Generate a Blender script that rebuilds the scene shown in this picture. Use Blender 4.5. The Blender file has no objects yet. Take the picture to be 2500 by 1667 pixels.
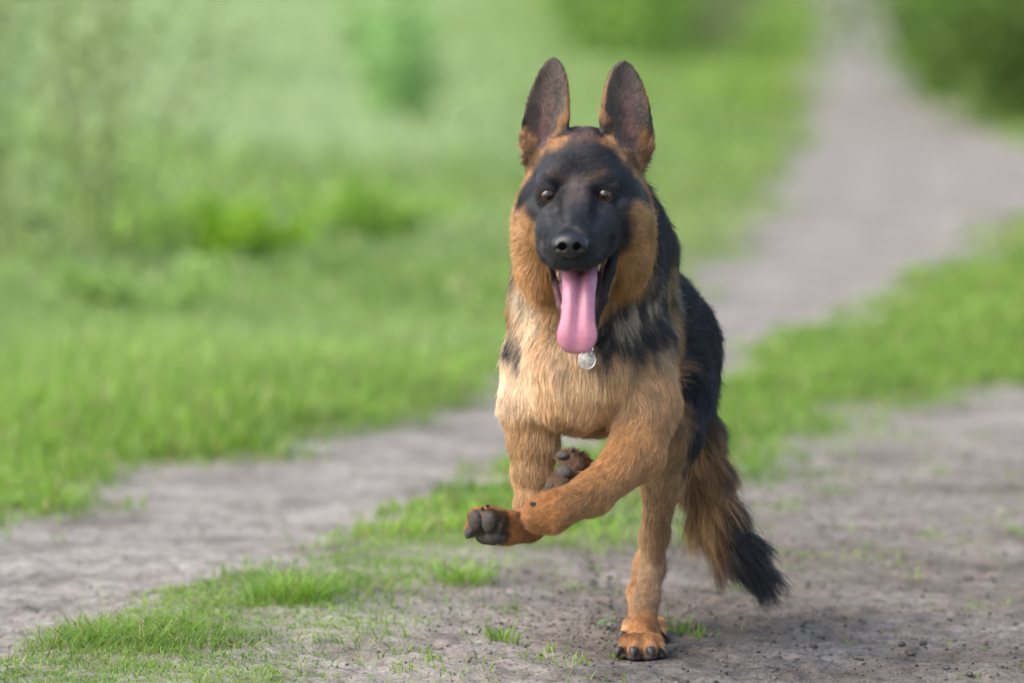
import bpy, math
import numpy as np
from mathutils import Vector, Matrix, kdtree
rng = np.random.default_rng(7)
scene = bpy.context.scene
col = scene.collection

# ------------------------------------------------------------------ camera, sky, sun, exposure
CAM_DIST, CAM_PITCH, LENS = 7.7, math.radians(5.0), 200.0
F = LENS / 36.0 * 2500.0
CAM_H = (CAM_DIST + 0.30) * math.tan(CAM_PITCH + math.atan((1602 - 833.5) / F))
CAM = np.array([0.0, -CAM_DIST, CAM_H])
cam_data = bpy.data.cameras.new('camera')
cam = bpy.data.objects.new('camera', cam_data)
col.objects.link(cam)
cam.location = CAM
cam.rotation_euler = (math.pi / 2 - CAM_PITCH, 0, 0)
cam_data.lens, cam_data.sensor_width = LENS, 36.0
cam_data.clip_start, cam_data.clip_end = 0.5, 2000.0
cam_data.dof.use_dof = True
cam_data.dof.focus_distance = CAM_DIST + 0.18
cam_data.dof.aperture_fstop = 2.9
scene.camera = cam

SUN_EL, SUN_AZ = math.radians(48), math.radians(-58)      # azimuth from the camera's back, minus = photo's left
world = bpy.data.worlds.new('World')
scene.world = world
world.use_nodes = True
wn = world.node_tree
sky = wn.nodes.new('ShaderNodeTexSky')
sky.sky_type = 'NISHITA'
sky.sun_disc = False
sky.sun_elevation = SUN_EL
sky.air_density, sky.dust_density, sky.ozone_density = 1.0, 4.0, 0.8
sun_dir = Vector((math.sin(SUN_AZ) * math.cos(SUN_EL), -math.cos(SUN_AZ) * math.cos(SUN_EL), math.sin(SUN_EL)))
sky.sun_rotation = math.atan2(sun_dir.x, sun_dir.y)
bg = wn.nodes['Background']
bg.inputs['Strength'].default_value = 0.15
wn.links.new(sky.outputs[0], bg.inputs['Color'])
sun_data = bpy.data.lights.new('sun', 'SUN')
sun_data.energy = 0.85
sun_data.angle = math.radians(60)
sun_data.color = (1.0, 0.995, 0.985)
sun = bpy.data.objects.new('sun', sun_data)
col.objects.link(sun)
sun.rotation_euler = sun_dir.to_track_quat('Z', 'Y').to_euler()
scene.view_settings.view_transform = 'Standard'
scene.view_settings.look = 'None'
scene.view_settings.gamma = 1.0
scene.view_settings.use_curve_mapping = False
scene.view_settings.exposure = 1.22
scene.cycles.use_denoising = True
scene.cycles.max_bounces = 8
scene.cycles.diffuse_bounces = 4
scene.cycles.transmission_bounces = 4
scene.cycles.transparent_max_bounces = 8

# ------------------------------------------------------------------ helpers
def P(u, v, y):
    """World point at depth y (metres behind the dog's chest) seen at photo pixel u, v."""
    u, v, y = np.asarray(u, float), np.asarray(v, float), np.asarray(y, float)
    c, s = math.cos(CAM_PITCH), math.sin(CAM_PITCH)
    a, b = (u - 1250.0) / F, (833.5 - v) / F
    ry, rz = c + b * s, -s + b * c
    t = (y + CAM_DIST) / ry
    return np.stack(np.broadcast_arrays(a * t, y, CAM_H + t * rz), -1)

def ground_at(u, v):
    """Point of the level ground z = 0 at photo pixel u, v."""
    u, v = np.asarray(u, float), np.asarray(v, float)
    c, s = math.cos(CAM_PITCH), math.sin(CAM_PITCH)
    a, b = (u - 1250.0) / F, (833.5 - v) / F
    ry, rz = c + b * s, -s + b * c
    t = -CAM_H / rz
    return np.stack([a * t, ry * t - CAM_DIST], -1)

def unit(v):
    v = np.asarray(v, float)
    return v / np.maximum(np.linalg.norm(v, axis=-1, keepdims=True), 1e-9)

def sstep(a, b, x):
    t = np.clip((x - a) / (b - a), 0, 1)
    return t * t * (3 - 2 * t)

def hash_lattice(ix, iy, iz, seed):
    h = (ix.astype(np.int64) * 374761393 + iy.astype(np.int64) * 668265263 + iz.astype(np.int64) * 2147483647 + seed * 974711) & 0xffffffff
    h = ((h ^ (h >> 13)) * 1274126177) & 0xffffffff
    return ((h ^ (h >> 16)) & 0xffff) / 65535.0

def vnoise(p, scale, seed=0):
    """Smooth value noise in -1..1 for points of 2 or 3 dimensions."""
    q = np.asarray(p, float) / scale
    if q.shape[-1] == 2:
        q = np.concatenate([q, np.zeros(q.shape[:-1] + (1,))], -1)
    i = np.floor(q)
    f = q - i
    f = f * f * (3 - 2 * f)
    out = 0
    for dx in (0, 1):
        for dy in (0, 1):
            for dz in (0, 1):
                w = (f[..., 0] if dx else 1 - f[..., 0]) * (f[..., 1] if dy else 1 - f[..., 1]) * (f[..., 2] if dz else 1 - f[..., 2])
                out = out + w * hash_lattice(i[..., 0] + dx, i[..., 1] + dy, i[..., 2] + dz, seed)
    return out * 2 - 1

def fbm(p, scale, octaves=3, seed=0):
    out, a = 0, 1.0
    for k in range(octaves):
        out = out + a * vnoise(p, scale / 2 ** k, seed + 17 * k)
        a *= 0.5
    return out

def mesh_from(name, verts, faces, mat=None, parent=None, smooth=True):
    me = bpy.data.meshes.new(name)
    verts = np.asarray(verts, np.float32)
    faces = np.asarray(faces, np.int32)
    n, k = faces.shape
    me.vertices.add(len(verts))
    me.vertices.foreach_set('co', verts.ravel())
    me.loops.add(n * k)
    me.loops.foreach_set('vertex_index', faces.ravel())
    me.polygons.add(n)
    me.polygons.foreach_set('loop_start', np.arange(0, n * k, k, dtype=np.int32))
    me.polygons.foreach_set('loop_total', np.full(n, k, np.int32))
    me.update(calc_edges=True)
    me.polygons.foreach_set('use_smooth', np.full(n, smooth, bool))
    o = bpy.data.objects.new(name, me)
    col.objects.link(o)
    if mat: me.materials.append(mat)
    if parent: o.parent = parent
    return o

def color_attr(me, name, rgb, domain='POINT'):
    a = me.attributes.new(name, 'FLOAT_COLOR', domain)
    c = np.ones((len(rgb), 4), np.float32)
    c[:, :3] = rgb
    a.data.foreach_set('color', c.ravel())

def empty(name, loc=(0, 0, 0)):
    o = bpy.data.objects.new(name, None)
    o.empty_display_size = 0.05
    o.location = loc
    col.objects.link(o)
    return o

def tag(o, label=None, cat=None, group=None, kind=None):
    for k, v in (('label', label), ('category', cat), ('group', group), ('kind', kind)):
        if v: o[k] = v
    return o

def material(name, rough=0.6, spec=0.3, color=None):
    m = bpy.data.materials.new(name)
    m.use_nodes = True
    b = m.node_tree.nodes['Principled BSDF']
    b.inputs['Roughness'].default_value = rough
    b.inputs['Specular IOR Level'].default_value = spec
    if color is not None: b.inputs['Base Color'].default_value = (*color, 1)
    return m, m.node_tree, b

def node(nt, kind, **kw):
    n = nt.nodes.new(kind)
    for k, v in kw.items(): setattr(n, k, v)
    return n

def attr_node(nt, name):
    n = nt.nodes.new('ShaderNodeAttribute')
    n.attribute_name = name
    return n

def noise_node(nt, scale, detail=4, rough=0.55, coord='Object', vec=None):
    n = nt.nodes.new('ShaderNodeTexNoise')
    n.inputs['Scale'].default_value = scale
    n.inputs['Detail'].default_value = detail
    n.inputs['Roughness'].default_value = rough
    if vec is None:
        tc = nt.nodes.new('ShaderNodeTexCoord')
        vec = tc.outputs[coord]
    nt.links.new(vec, n.inputs['Vector'])
    return n

def ramp_node(nt, src, stops):
    r = nt.nodes.new('ShaderNodeValToRGB')
    el = r.color_ramp.elements
    while len(el) < len(stops): el.new(0.5)
    for e, (p, c) in zip(el, stops):
        e.position = p
        e.color = (*c, 1) if len(c) == 3 else c
    nt.links.new(src, r.inputs['Fac'])
    return r

def mix_node(nt, fac, a, b, mode='MIX'):
    m = nt.nodes.new('ShaderNodeMix')
    m.data_type = 'RGBA'
    m.blend_type = mode
    for s, v in ((m.inputs['Factor'], fac), (m.inputs[6], a), (m.inputs[7], b)):
        if hasattr(v, 'links'): nt.links.new(v, s)
        elif isinstance(v, (int, float)): s.default_value = v
        else: s.default_value = (*v, 1)
    return m.outputs[2]

def bump_node(nt, height, strength, dist, normal=None):
    b = nt.nodes.new('ShaderNodeBump')
    b.inputs['Strength'].default_value = strength
    b.inputs['Distance'].default_value = dist
    nt.links.new(height, b.inputs['Height'])
    if normal is not None: nt.links.new(normal, b.inputs['Normal'])
    return b.outputs['Normal']
# ------------------------------------------------------------------ the dog: a sculpted distance field, meshed as one skin
VOX = 0.0025
LO, HI = np.array([-0.15, -0.30, -0.02]), np.array([0.42, 0.82, 0.88])
DIM = np.ceil((HI - LO) / VOX).astype(int)
FIELD = np.full(DIM, 0.05, np.float32)

def seg_d(p, a, b, ra, rb):
    ba = b - a
    t = np.clip(((p - a) @ ba) / (ba @ ba), 0, 1)
    return np.sqrt(((p - a - t[..., None] * ba) ** 2).sum(-1)) - (ra + (rb - ra) * t)

def ell_d(p, c, r, rot=None):
    q = p - c
    if rot is not None: q = q @ rot
    k0 = np.sqrt(((q / r) ** 2).sum(-1))
    k1 = np.sqrt(((q / (r * r)) ** 2).sum(-1))
    return k0 * (k0 - 1) / np.maximum(k1, 1e-6)

def box_points(lo, hi):
    i0 = np.clip(np.floor((lo - LO) / VOX).astype(int), 0, DIM)
    i1 = np.clip(np.ceil((hi - LO) / VOX).astype(int) + 1, 0, DIM)
    ax = [LO[k] + VOX * np.arange(i0[k], i1[k]) for k in range(3)]
    return tuple(slice(a, b) for a, b in zip(i0, i1)), np.stack(np.meshgrid(*ax, indexing='ij'), -1).astype(np.float32)

def blend(sl, d, k, sub=False):
    a = FIELD[sl]
    if sub:
        h = np.clip(0.5 - 0.5 * (a + d) / k, 0, 1)
        FIELD[sl] = a + (-d - a) * h + k * h * (1 - h)
    else:
        h = np.clip(0.5 + 0.5 * (a - d) / k, 0, 1)
        FIELD[sl] = a + (d - a) * h - k * h * (1 - h)

def add_seg(a, b, ra, rb, k=0.012, sub=False):
    a, b = np.asarray(a, np.float32), np.asarray(b, np.float32)
    m = max(ra, rb) + k + 0.014
    sl, p = box_points(np.minimum(a, b) - m, np.maximum(a, b) + m)
    blend(sl, seg_d(p, a, b, ra, rb), k, sub)

def add_ell(c, r, k=0.012, rot=None, sub=False):
    c, r = np.asarray(c, np.float32), np.asarray(r, np.float32)
    m = max(r) + k + 0.014
    sl, p = box_points(c - m, c + m)
    blend(sl, ell_d(p, c, r, None if rot is None else rot.astype(np.float32)), k, sub)

def chain(pts, rad, k=0.012):
    for i in range(len(pts) - 1): add_seg(pts[i], pts[i + 1], rad[i], rad[i + 1], k)

BONES = []            # (a, b, radius, flow, hair length, lift) : how the coat lies near each bone
def bone(a, b, r, length, lift, flow=None):
    a, b = np.asarray(a, float), np.asarray(b, float)
    BONES.append((a, b, r, unit(b - a) if flow is None else unit(flow), length, lift))

# --- torso
rib, waist, rump = P(1436, 830, .16), P(1500, 800, .32), P(1552, 815, .48)
add_ell(rib + (.004, 0, 0), (.088, .165, .126), .03)
add_ell(P(1424, 875, .10), (.084, .085, .080), .03)
add_ell(waist, (.092, .18, .118), .04)
add_ell(rump, (.090, .13, .108), .04)
add_ell(P(1470, 650, .20), (.060, .13, .075), .04)
bone(rib + (0, -.05, 0), rib + (0, .1, 0), .10, .026, .36, (.05, .55, -.8))
bone(rib, waist, .11, .024, .32, (.1, 1, -.45))
bone(waist, rump, .11, .024, .32, (.1, 1, -.5))
bone(rump, rump + (0, .12, -.05), .1, .03, .34, (.1, .5, -1))
chest_a, chest_b = P(1420, 800, .03), P(1400, 1010, .05)
bone(chest_a, chest_b, .08, .024, .24, (-.03, -.12, -1))
# --- neck
neck_a, neck_b = P(1428, 520, .04), P(1432, 740, .12)
add_seg(neck_a, neck_b, .078, .098, .04)
add_seg(P(1460, 500, .08), P(1500, 620, .22), .06, .08, .04)
bone(neck_a + (0, -.02, -.03), neck_b, .09, .029, .32, (0, .15, -1))
# --- prosternum and breast
add_ell(P(1424, 900, .045), (.080, .06, .066), .03)
add_ell(P(1388, 975, .07), (.056, .07, .032), .03)

# --- raised left foreleg, wrist folded, paw tucked back behind it
L = [P(1545, 850, .09), P(1570, 985, .05), P(1556, 1105, .01), P(1448, 1203, -.05), P(1345, 1250, -.10), P(1314, 1258, -.105)]
chain(L, [.055, .045, .0335, .0240, .0235, .0205], .016)
bone(L[0], L[1], .05, .018, .24); bone(L[1], L[2], .045, .013, .24)
bone(L[2], L[3], .036, .011, .24); bone(L[3], L[4], .03, .010, .24); bone(L[4], L[5], .028, .007, .2)
Lp = [P(1318, 1260, -.088), P(1362, 1190, -.03), P(1392, 1140, .0)]
chain(Lp, [.020, .0135, .0135], .008)
bone(Lp[0], Lp[2], .02, .006, .22)
left_toes = []
for du, dv, dy in ((-16, -24, .0), (0, -28, .008), (18, -24, .016), (30, -12, .02)):
    a, b = Lp[2], P(1392 + du, 1140 + dv, dy)
    add_seg(a, b, .009, .0080, .004); left_toes.append((a, b)); bone(a, b, .01, .007, .35)

# --- right foreleg, wrist bent outwards so that the pads face the viewer
Rf = [P(1322, 880, .10), P(1302, 985, .075), P(1303, 1065, .07), P(1297, 1150, .065), P(1295, 1225, .06), P(1292, 1278, .045)]
chain(Rf, [.050, .042, .031, .0225, .0175, .019], .014)
bone(Rf[0], Rf[1], .05, .018, .26); bone(Rf[1], Rf[2], .04, .014, .22); bone(Rf[2], Rf[4], .025, .011, .24); bone(Rf[4], Rf[5], .02, .009, .2)
Rp = [P(1290, 1283, .04), P(1240, 1288, .012), P(1203, 1290, -.002)]
chain(Rp, [.0195, .0195, .020], .010)
bone(Rp[0], Rp[2], .022, .008, .24)
right_toes = []
for (u0, v0, u1, v1, y1, r) in ((1190, 1285, 1158, 1288, -.012, .0115), (1195, 1285, 1168, 1262, -.016, .0135), (1205, 1285, 1197, 1258, -.020, .0135), (1222, 1285, 1222, 1262, -.012, .0115)):
    a, b = P(u0, v0, .0), P(u1, v1, y1)
    add_seg(a, b, .013, r, .005); right_toes.append((a, b, r)); bone(a, b, .012, .006, .22)

# --- planted left hind leg
Hl = [P(1615, 840, .46), P(1632, 960, .36), P(1636, 1060, .29), P(1618, 1170, .32), P(1600, 1300, .395), P(1592, 1385, .41)]
chain(Hl, [.078, .054, .038, .0240, .0155, .0150], .018)
add_ell(P(1640, 930, .44), (.050, .09, .090), .03)
for i, (ln, lf) in enumerate(((.028, .3), (.022, .28), (.014, .24), (.011, .24), (.0095, .24))):
    bone(Hl[i], Hl[i + 1], .04, ln, lf)
Hm = [Hl[-1], P(1580, 1455, .375), P(1570, 1535, .325)]
chain(Hm, [.0150, .0145, .0175], .012)
bone(Hm[0], Hm[1], .018, .011, .25); bone(Hm[1], Hm[2], .018, .009, .24)
hl_foot = P(1566, 1568, .305)
add_ell(hl_foot, (.024, .032, .018), .012)
bone(Hm[2], hl_foot + (0, -.03, -.01), .02, .007, .2)
hind_toes = []
def toes_for(foot, spread=1.06, k=.0035):
    out = []
    for dx, dy, s in ((-.025, -.026, .0105), (-.0095, -.042, .0125), (.0095, -.042, .0125), (.025, -.026, .0105)):
        a = foot + np.array([dx * .5, dy * .3, .002])
        b = np.array([foot[0] + dx * spread, foot[1] + dy, s + .0015])
        mid = (a + b) / 2 + np.array([0, 0, .007])
        add_seg(a, mid, s * .9, s * .92, k); add_seg(mid, b, s * .92, s * .86, k)
        bone(a, b, .012, .005, .18)
        out.append((a, b, s))
    return out
hind_toes = toes_for(hl_foot)
# --- right hind leg, a step behind
Hr = [P(1500, 850, .50), P(1545, 960, .44), P(1600, 1080, .40), P(1612, 1190, .46), P(1596, 1310, .56), P(1586, 1375, .57)]
chain(Hr, [.075, .050, .033, .022, .0150, .0160], .018)
for i, (ln, lf) in enumerate(((.028, .3), (.022, .28), (.014, .24), (.011, .24), (.0095, .24))): bone(Hr[i], Hr[i + 1], .04, ln, lf)
Hrm = [Hr[-1], P(1566, 1445, .53), P(1568, 1520, .48)]
chain(Hrm, [.020, .017, .018], .012)
bone(Hrm[0], Hrm[2], .018, .009, .2)
hr_foot = P(1572, 1545, .462)
hr_foot[2] = .024
add_ell(hr_foot, (.023, .03, .016), .012)
bone(Hrm[2], hr_foot, .02, .010, .28)
hind_toes_r = toes_for(hr_foot)

# --- tail
T = [P(1625, 830, .54), P(1668, 940, .57), P(1695, 1050, .56), P(1715, 1150, .54), P(1742, 1250, .53), P(1792, 1335, .52), P(1846, 1395, .51)]
chain(T, [.042, .034, .025, .021, .018, .015, .010], .02)
for i in range(len(T) - 1):
    bone(T[i], T[i + 1], .03, (.030, .035, .046, .062, .066, .056)[i], (.34, .36, .42, .42, .38, .34)[i])

# --- head
skull = P(1424, 432, -.015)
add_ell(skull, (.072, .090, .066), .02)
add_ell(P(1418, 425, -.070), (.056, .040, .048), .02)
for u, s in ((1333, -1), (1508, 1)):
    add_ell(P(u, 520, -.035), (.036, .070, .048), .025)
add_ell(P(1312, 600, .005), (.027, .05, .066), .03)
add_ell(P(1530, 590, .005), (.030, .05, .062), .03)
nose_tip = P(1391, 598, -.232)
add_seg(P(1413, 500, -.09), P(1396, 590, -.200), .037, .0245, .018)          # muzzle
add_seg(P(1372, 560, -.12), P(1371, 614, -.190), .034, .0215, .014)         # upper lips
add_seg(P(1450, 556, -.11), P(1420, 611, -.190), .033, .0215, .014)
add_seg(P(1478, 575, -.075), P(1436, 616, -.165), .022, .0165, .014)
add_seg(P(1345, 575, -.080), P(1354, 616, -.160), .022, .0165, .014)
add_ell(P(1396, 632, -.200), (.026, .014, .0105), .008)
for u in (1352, 1464): add_ell(P(u, 436, -.098), (.020, .016, .012), .014)   # brows
for u0, u1 in ((1352, 1364), (1462, 1440)):                                  # hollows beside the bridge, under the eyes
    add_seg(P(u0, 505, -.140), P(u1, 548, -.182), .012, .007, .012, sub=True)
for u in (1367, 1424): add_ell(P(u, 615, -.188), (.0170, .022, .0170), .010)     # whisker pads
for pa, pb in (((1326, 585, -.150), (1345, 632, -.196)), ((1486, 585, -.140), (1462, 632, -.190))): add_seg(P(*pa), P(*pb), .006, .006, .012, sub=True)
add_seg(P(1410, 395, -.132), P(1410, 455, -.146), .006, .008, .022, sub=True)  # forehead furrow
jaw_a, jaw_b = P(1426, 610, -.01), P(1415, 778, -.098)
add_seg(jaw_a, jaw_b, .048, .021, .016)
add_ell(P(1414, 790, -.105), (.021, .018, .013), .008)
# mouth: open gap between muzzle and jaw
add_seg(P(1412, 700, -.150), P(1422, 650, -.040), .026, .020, .006, sub=True)
add_seg(P(1413, 745, -.150), P(1416, 690, -.090), .018, .022, .006, sub=True)
lipsL = [P(1344, 640, -.135), P(1355, 690, -.112), P(1368, 745, -.110), P(1387, 790, -.112)]
lipsR = [P(1502, 606, -.082), P(1489, 660, -.094), P(1470, 730, -.106), P(1446, 788, -.112)]
for lp in (lipsL, lipsR):
    for i in range(3): add_seg(lp[i], lp[i + 1], .0042 if lp is lipsL else .0075, .0042 if lp is lipsL else .007, .006)
add_seg(lipsL[3], lipsR[3], .008, .008, .006)
# eyes sit in shallow hollows
EYES = [P(1337, 477, -.108), P(1477, 476, -.106)]
EYE_R = .0122
for e in EYES:
    add_ell(e + (0, -.013, 0), (.0150, .012, .0115), .008, sub=True)
    add_ell(e + (0, .004, 0), (.0165, .0145, .0150), .004)
    ta = -.13 if e[0] < EYES[1][0] - .01 else .13
    er_ = np.array([[math.cos(ta), 0, math.sin(ta)], [0, 1, 0], [-math.sin(ta), 0, math.cos(ta)]])
    add_ell(e + (0, -.012, -.0004), (.0108, .015, .0067), .0025, rot=er_, sub=True)
    add_seg(e + (-.010, -.002, .0122), e + (.010, -.002, .0122), .0034, .0034, .006)
# nostrils are cut into the nose part below

# --- ears: curved leaf shaped shells
EARS = []
def add_ear(base, tip, inner, width, cup, yaw):
    """base, tip: points; the shell opens towards the viewer."""
    up = unit(tip - base)
    nrm = unit(np.array([math.sin(yaw), -math.cos(yaw), 0.0]))
    nrm = unit(nrm - up * (nrm @ up))
    side = np.cross(nrm, up)          # points to +x when nrm points to the viewer
    side = side if side[0] > 0 else -side
    Lh = np.linalg.norm(tip - base)
    lo = np.minimum(base, tip) - .075
    hi = np.maximum(base, tip) + .075
    sl, p = box_points(lo, hi)
    q = p - base.astype(np.float32)
    h = (q @ up.astype(np.float32)) / Lh
    w = q @ side.astype(np.float32)
    n = q @ nrm.astype(np.float32)
    hc = np.clip(h, -.35, 1)
    prof = np.where(hc < .25, 1.0 - 1.3 * np.clip(.06 - hc, 0, 1), np.sqrt(np.maximum(1 - ((hc - .25) / .75) ** 2.3, 0)))
    half = width * prof * (1 - .12 * np.clip(hc, 0, 1))
    c = cup * (w / width) ** 2 * (1 - .35 * np.clip(hc, 0, 1)) - cup * .55
    thick = .0042 + .003 * np.clip(1 - hc * 1.6, 0, 1)
    d1 = np.abs(n - c) * .86 - thick
    d2 = np.abs(w) - half
    d3 = np.maximum(h - 1, -.22 - h) * Lh
    d = np.maximum(np.maximum(d1, d2 + .003), d3)
    d = d + np.minimum(.0, -0.0) 
    blend(sl, d.astype(np.float32), .008)
    EARS.append((base, tip, up, side, nrm, width, Lh))
add_ear(P(1330, 372, -.030), P(1346, 140, -.010), 1, .0350, .024, -.34)
add_ear(P(1526, 378, -.030), P(1528, 150, -.010), -1, .0395, .024, .30)

import openvdb
grid = openvdb.FloatGrid(0.05)
grid.copyFromArray(np.clip(FIELD, -.03, .03))
grid.transform = openvdb.createLinearTransform(voxelSize=VOX)
bv, bq = grid.convertToQuads(isovalue=0.0)
bv = np.asarray(bv, float) + LO
bq = np.asarray(bq, int)[:, ::-1]
# keep the one connected skin (drop floating crumbs)
lab = np.arange(len(bv))
for _ in range(400):
    m = lab[bq].min(1)
    new = lab.copy()
    for k in range(4): np.minimum.at(new, bq[:, k], m)
    new = new[new]
    if (new == lab).all(): break
    lab = new
ids, cnt = np.unique(lab, return_counts=True)
keep = lab == ids[cnt.argmax()]
remap = np.cumsum(keep) - 1
bq = remap[bq[keep[bq].all(1)]]
bv = bv[keep]

def vertex_normals(v, q):
    fn = np.cross(v[q[:, 2]] - v[q[:, 0]], v[q[:, 3]] - v[q[:, 1]])
    n = np.zeros_like(v)
    for k in range(4): np.add.at(n, q[:, k], fn)
    return unit(n)
bn = vertex_normals(bv, bq)
ip = np.clip(((bv + bn * .004 - LO) / VOX).round().astype(int), 0, DIM - 1)
if np.median(FIELD[ip[:, 0], ip[:, 1], ip[:, 2]]) < 0:
    bq = bq[:, ::-1]
    bn = -bn
# ------------------------------------------------------------------ coat: colour, length and lie of the hair over the skin
def field_at(p):
    q = (np.asarray(p, float) - LO) / VOX
    i = np.clip(np.floor(q).astype(int), 0, DIM - 2)
    f = q - i
    out = 0
    for dx in (0, 1):
        for dy in (0, 1):
            for dz in (0, 1):
                w = (f[..., 0] if dx else 1 - f[..., 0]) * (f[..., 1] if dy else 1 - f[..., 1]) * (f[..., 2] if dz else 1 - f[..., 2])
                out = out + w * FIELD[i[..., 0] + dx, i[..., 1] + dy, i[..., 2] + dz]
    return out

def surf(u, v, lift=0.0, y0=-.28, y1=.78):
    """First point of the skin on the sight line through u, v, raised by lift."""
    ys = np.arange(y0, y1, .001)
    pts = P(u, v, ys)
    d = field_at(pts)
    k = np.argmax(d < 0)
    return pts[k] + np.array([0, -lift, 0])

nV = len(bv)
C = np.tile(np.array([.47, .265, .115]), (nV, 1))
LN, LF, DN = np.zeros(nV), np.zeros(nV), np.ones(nV)
FLOW = np.zeros((nV, 3))
dmin = np.full(nV, 9.0)
dist_b = []
for a, b, r, fl, ln, lf in BONES:
    d = seg_d(bv, a, b, r, r).astype(np.float32)
    dist_b.append(d)
    dmin = np.minimum(dmin, d)
wsum = np.zeros(nV)
for d, (a, b, r, fl, ln, lf) in zip(dist_b, BONES):
    w = np.exp(-(d - dmin) / .010)
    wsum += w
    FLOW += w[:, None] * fl
    LN += w * ln
    LF += w * lf
LN /= wsum; LF /= wsum
FLOW = unit(FLOW)
nz1, nz2, nz3 = fbm(bv, .030, 3, 3), fbm(bv, .012, 2, 9), fbm(bv * np.array([1, 1, .45]), .016, 2, 21)

def mask(d, soft, amp=0.0, nz=None):
    return sstep(soft, -soft, d + (amp * (nz1 if nz is None else nz) if amp else 0))
def mE(u, v, y, r, soft=.012, amp=.006, rot=None, nz=None): return mask(ell_d(bv, P(u, v, y), np.array(r), rot), soft, amp, nz)
def mS(p, q, ra, rb, soft=.012, amp=.006, nz=None): return mask(seg_d(bv, P(*p), P(*q), ra, rb), soft, amp, nz)
def mC(pts, r, soft=.012, amp=.006, nz=None):
    m = np.zeros(nV)
    for i in range(len(pts) - 1): m = np.maximum(m, mS(pts[i], pts[i + 1], r, r, soft, amp, nz))
    return m
def paint(m, rgb=None, ln=None, lf=None, dn=None, flow=None):
    global C, LN, LF, DN, FLOW
    if rgb is not None: C = C + (np.array(rgb) - C) * m[:, None]
    if ln is not None: LN = LN + (ln - LN) * m
    if lf is not None: LF = LF + (lf - LF) * m
    if dn is not None: DN = DN + (dn - DN) * m
    if flow is not None: FLOW = unit(FLOW + (unit(flow) - FLOW) * m[:, None])

BLACK, GAP_SHADE, TAN, ORANGE, CREAM = (.014, .0145, .017), (.035, .030, .028), (.56, .31, .13), (.47, .195, .05), (.74, .54, .33)
# chest and belly
paint(mE(1405, 940, .04, (.13, .11, .11), .03, .012), (.58, .37, .185))
paint(mE(1250, 905, .05, (.04, .10, .075), .025, .008), (.72, .55, .37))
paint(mE(1385, 1040, .08, (.10, .12, .03), .02, .01), (.44, .27, .125))
paint(mE(1400, 870, .0, (.035, .08, .05), .02, .012, nz=nz3), (.68, .49, .29))
# legs
for pts, r in (((( 1552, 1110, .01), (1440, 1205, -.05), (1300, 1265, -.105)), .055), (((1292, 1240, .05), (1190, 1288, -.01)), .05)):
    paint(mC(pts, r, .03, .01), (.46, .25, .10))
paint(mE(1310, 1258, -.105, (.05, .05, .045), .02, .006), (.43, .205, .07))
paint(mC(((1300, 1050, .07), (1296, 1200, .06)), .05, .02), (.47, .285, .135))
paint(mC(((1640, 1100, .3), (1600, 1300, .4), (1575, 1480, .36)), .06, .03), (.37, .245, .135))
paint(mE(1567, 1560, .30, (.06, .06, .045), .02, .006), (.43, .21, .08))
paint(mC(((1340, 1225, -.05), (1390, 1120, .0)), .035, .012), (.14, .075, .035))
paint(mC(((1290, 1283, .04), (1185, 1288, -.01)), .035, .012, .006), (.40, .19, .07))
paint(mE(1185, 1290, -.02, (.040, .03, .040), .006, .004, nz=nz2) * sstep(-.2, -.6, bn[:, 1]), (.10, .065, .04), dn=.6)
# back, haunch
SIDE = unit(np.array([.9, .35, .25]))
paint(mC(((1530, 520, .16), (1620, 640, .32), (1670, 790, .46), (1690, 940, .55)), .105, .02, .012), BLACK)
paint(mC(((1715, 840, .42), (1728, 960, .44), (1715, 1060, .44), (1690, 1150, .44)), .062, .012, .008), BLACK)
paint(mC(((1210, 620, .26), (1225, 760, .36), (1300, 780, .5)), .07, .02, .010), BLACK)
paint(mC(((1650, 850, .22), (1645, 940, .22), (1628, 1080, .24)), .030, .010, .006), (.40, .24, .11))
paint(mC(((1648, 930, .14), (1628, 1010, .13)), .018, .012, .006), GAP_SHADE)  # shade in the gap between shoulder and haunch, painted into the coat
hx = bv[:, 0] - (.253 + .020 * np.clip((bv[:, 2] - .25) / .2, -1, 1) * -1) + .012 * nz1
paint(sstep(-.008, .010, hx) * sstep(.13, .2, bv[:, 1]) * sstep(.20, .27, bv[:, 2]), BLACK)
# neck: grizzled rings
paint(mC(((1600, 560, .05), (1622, 660, .09), (1600, 790, .10), (1520, 800, .04)), .046, .014, .012, nz3), (.030, .026, .024))
paint(mC(((1632, 640, .16), (1640, 760, .16), (1632, 840, .14)), .020, .010, .008, nz3), (.34, .25, .13))
paint(mC(((1655, 620, .20), (1668, 760, .20), (1650, 860, .18)), .020, .012, .008, nz3), BLACK)
paint(mC(((1575, 700, .06), (1530, 775, .03)), .022, .012, .014, nz3), (.46, .36, .21))
paint(mC(((1590, 780, .10), (1470, 825, .0)), .016, .010, .010, nz3), BLACK)
paint(mC(((1225, 690, .08), (1300, 745, .03)), .028, .014, .014, nz3), (.62, .52, .38))
paint(mC(((1290, 760, .02), (1360, 790, .0)), .013, .010, .010, nz3), (.09, .06, .04))
paint(mC(((1226, 755, .10), (1236, 810, .08), (1250, 850, .05)), .020, .010, .009, nz3), (.020, .020, .022))
paint(mC(((1222, 640, .10), (1232, 610, .10)), .03, .012, .01, nz3), (.08, .07, .06))
def on_skin(pts, r, soft, amp):
    q = [surf(*a) for a in pts]
    m = np.zeros(nV)
    for i in range(len(q) - 1): m = np.maximum(m, mask(seg_d(bv, q[i], q[i + 1], r, r), soft, amp, nz3))
    return m
stk_ = sstep(-.35, .35, vnoise(bv * np.array([1, .6, .35]), .008, 231))
paint(on_skin(((1622, 640), (1640, 720), (1636, 800), (1618, 860)), .015, .012, .010) * (.4 + .6 * stk_), (.36, .27, .15))
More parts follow.
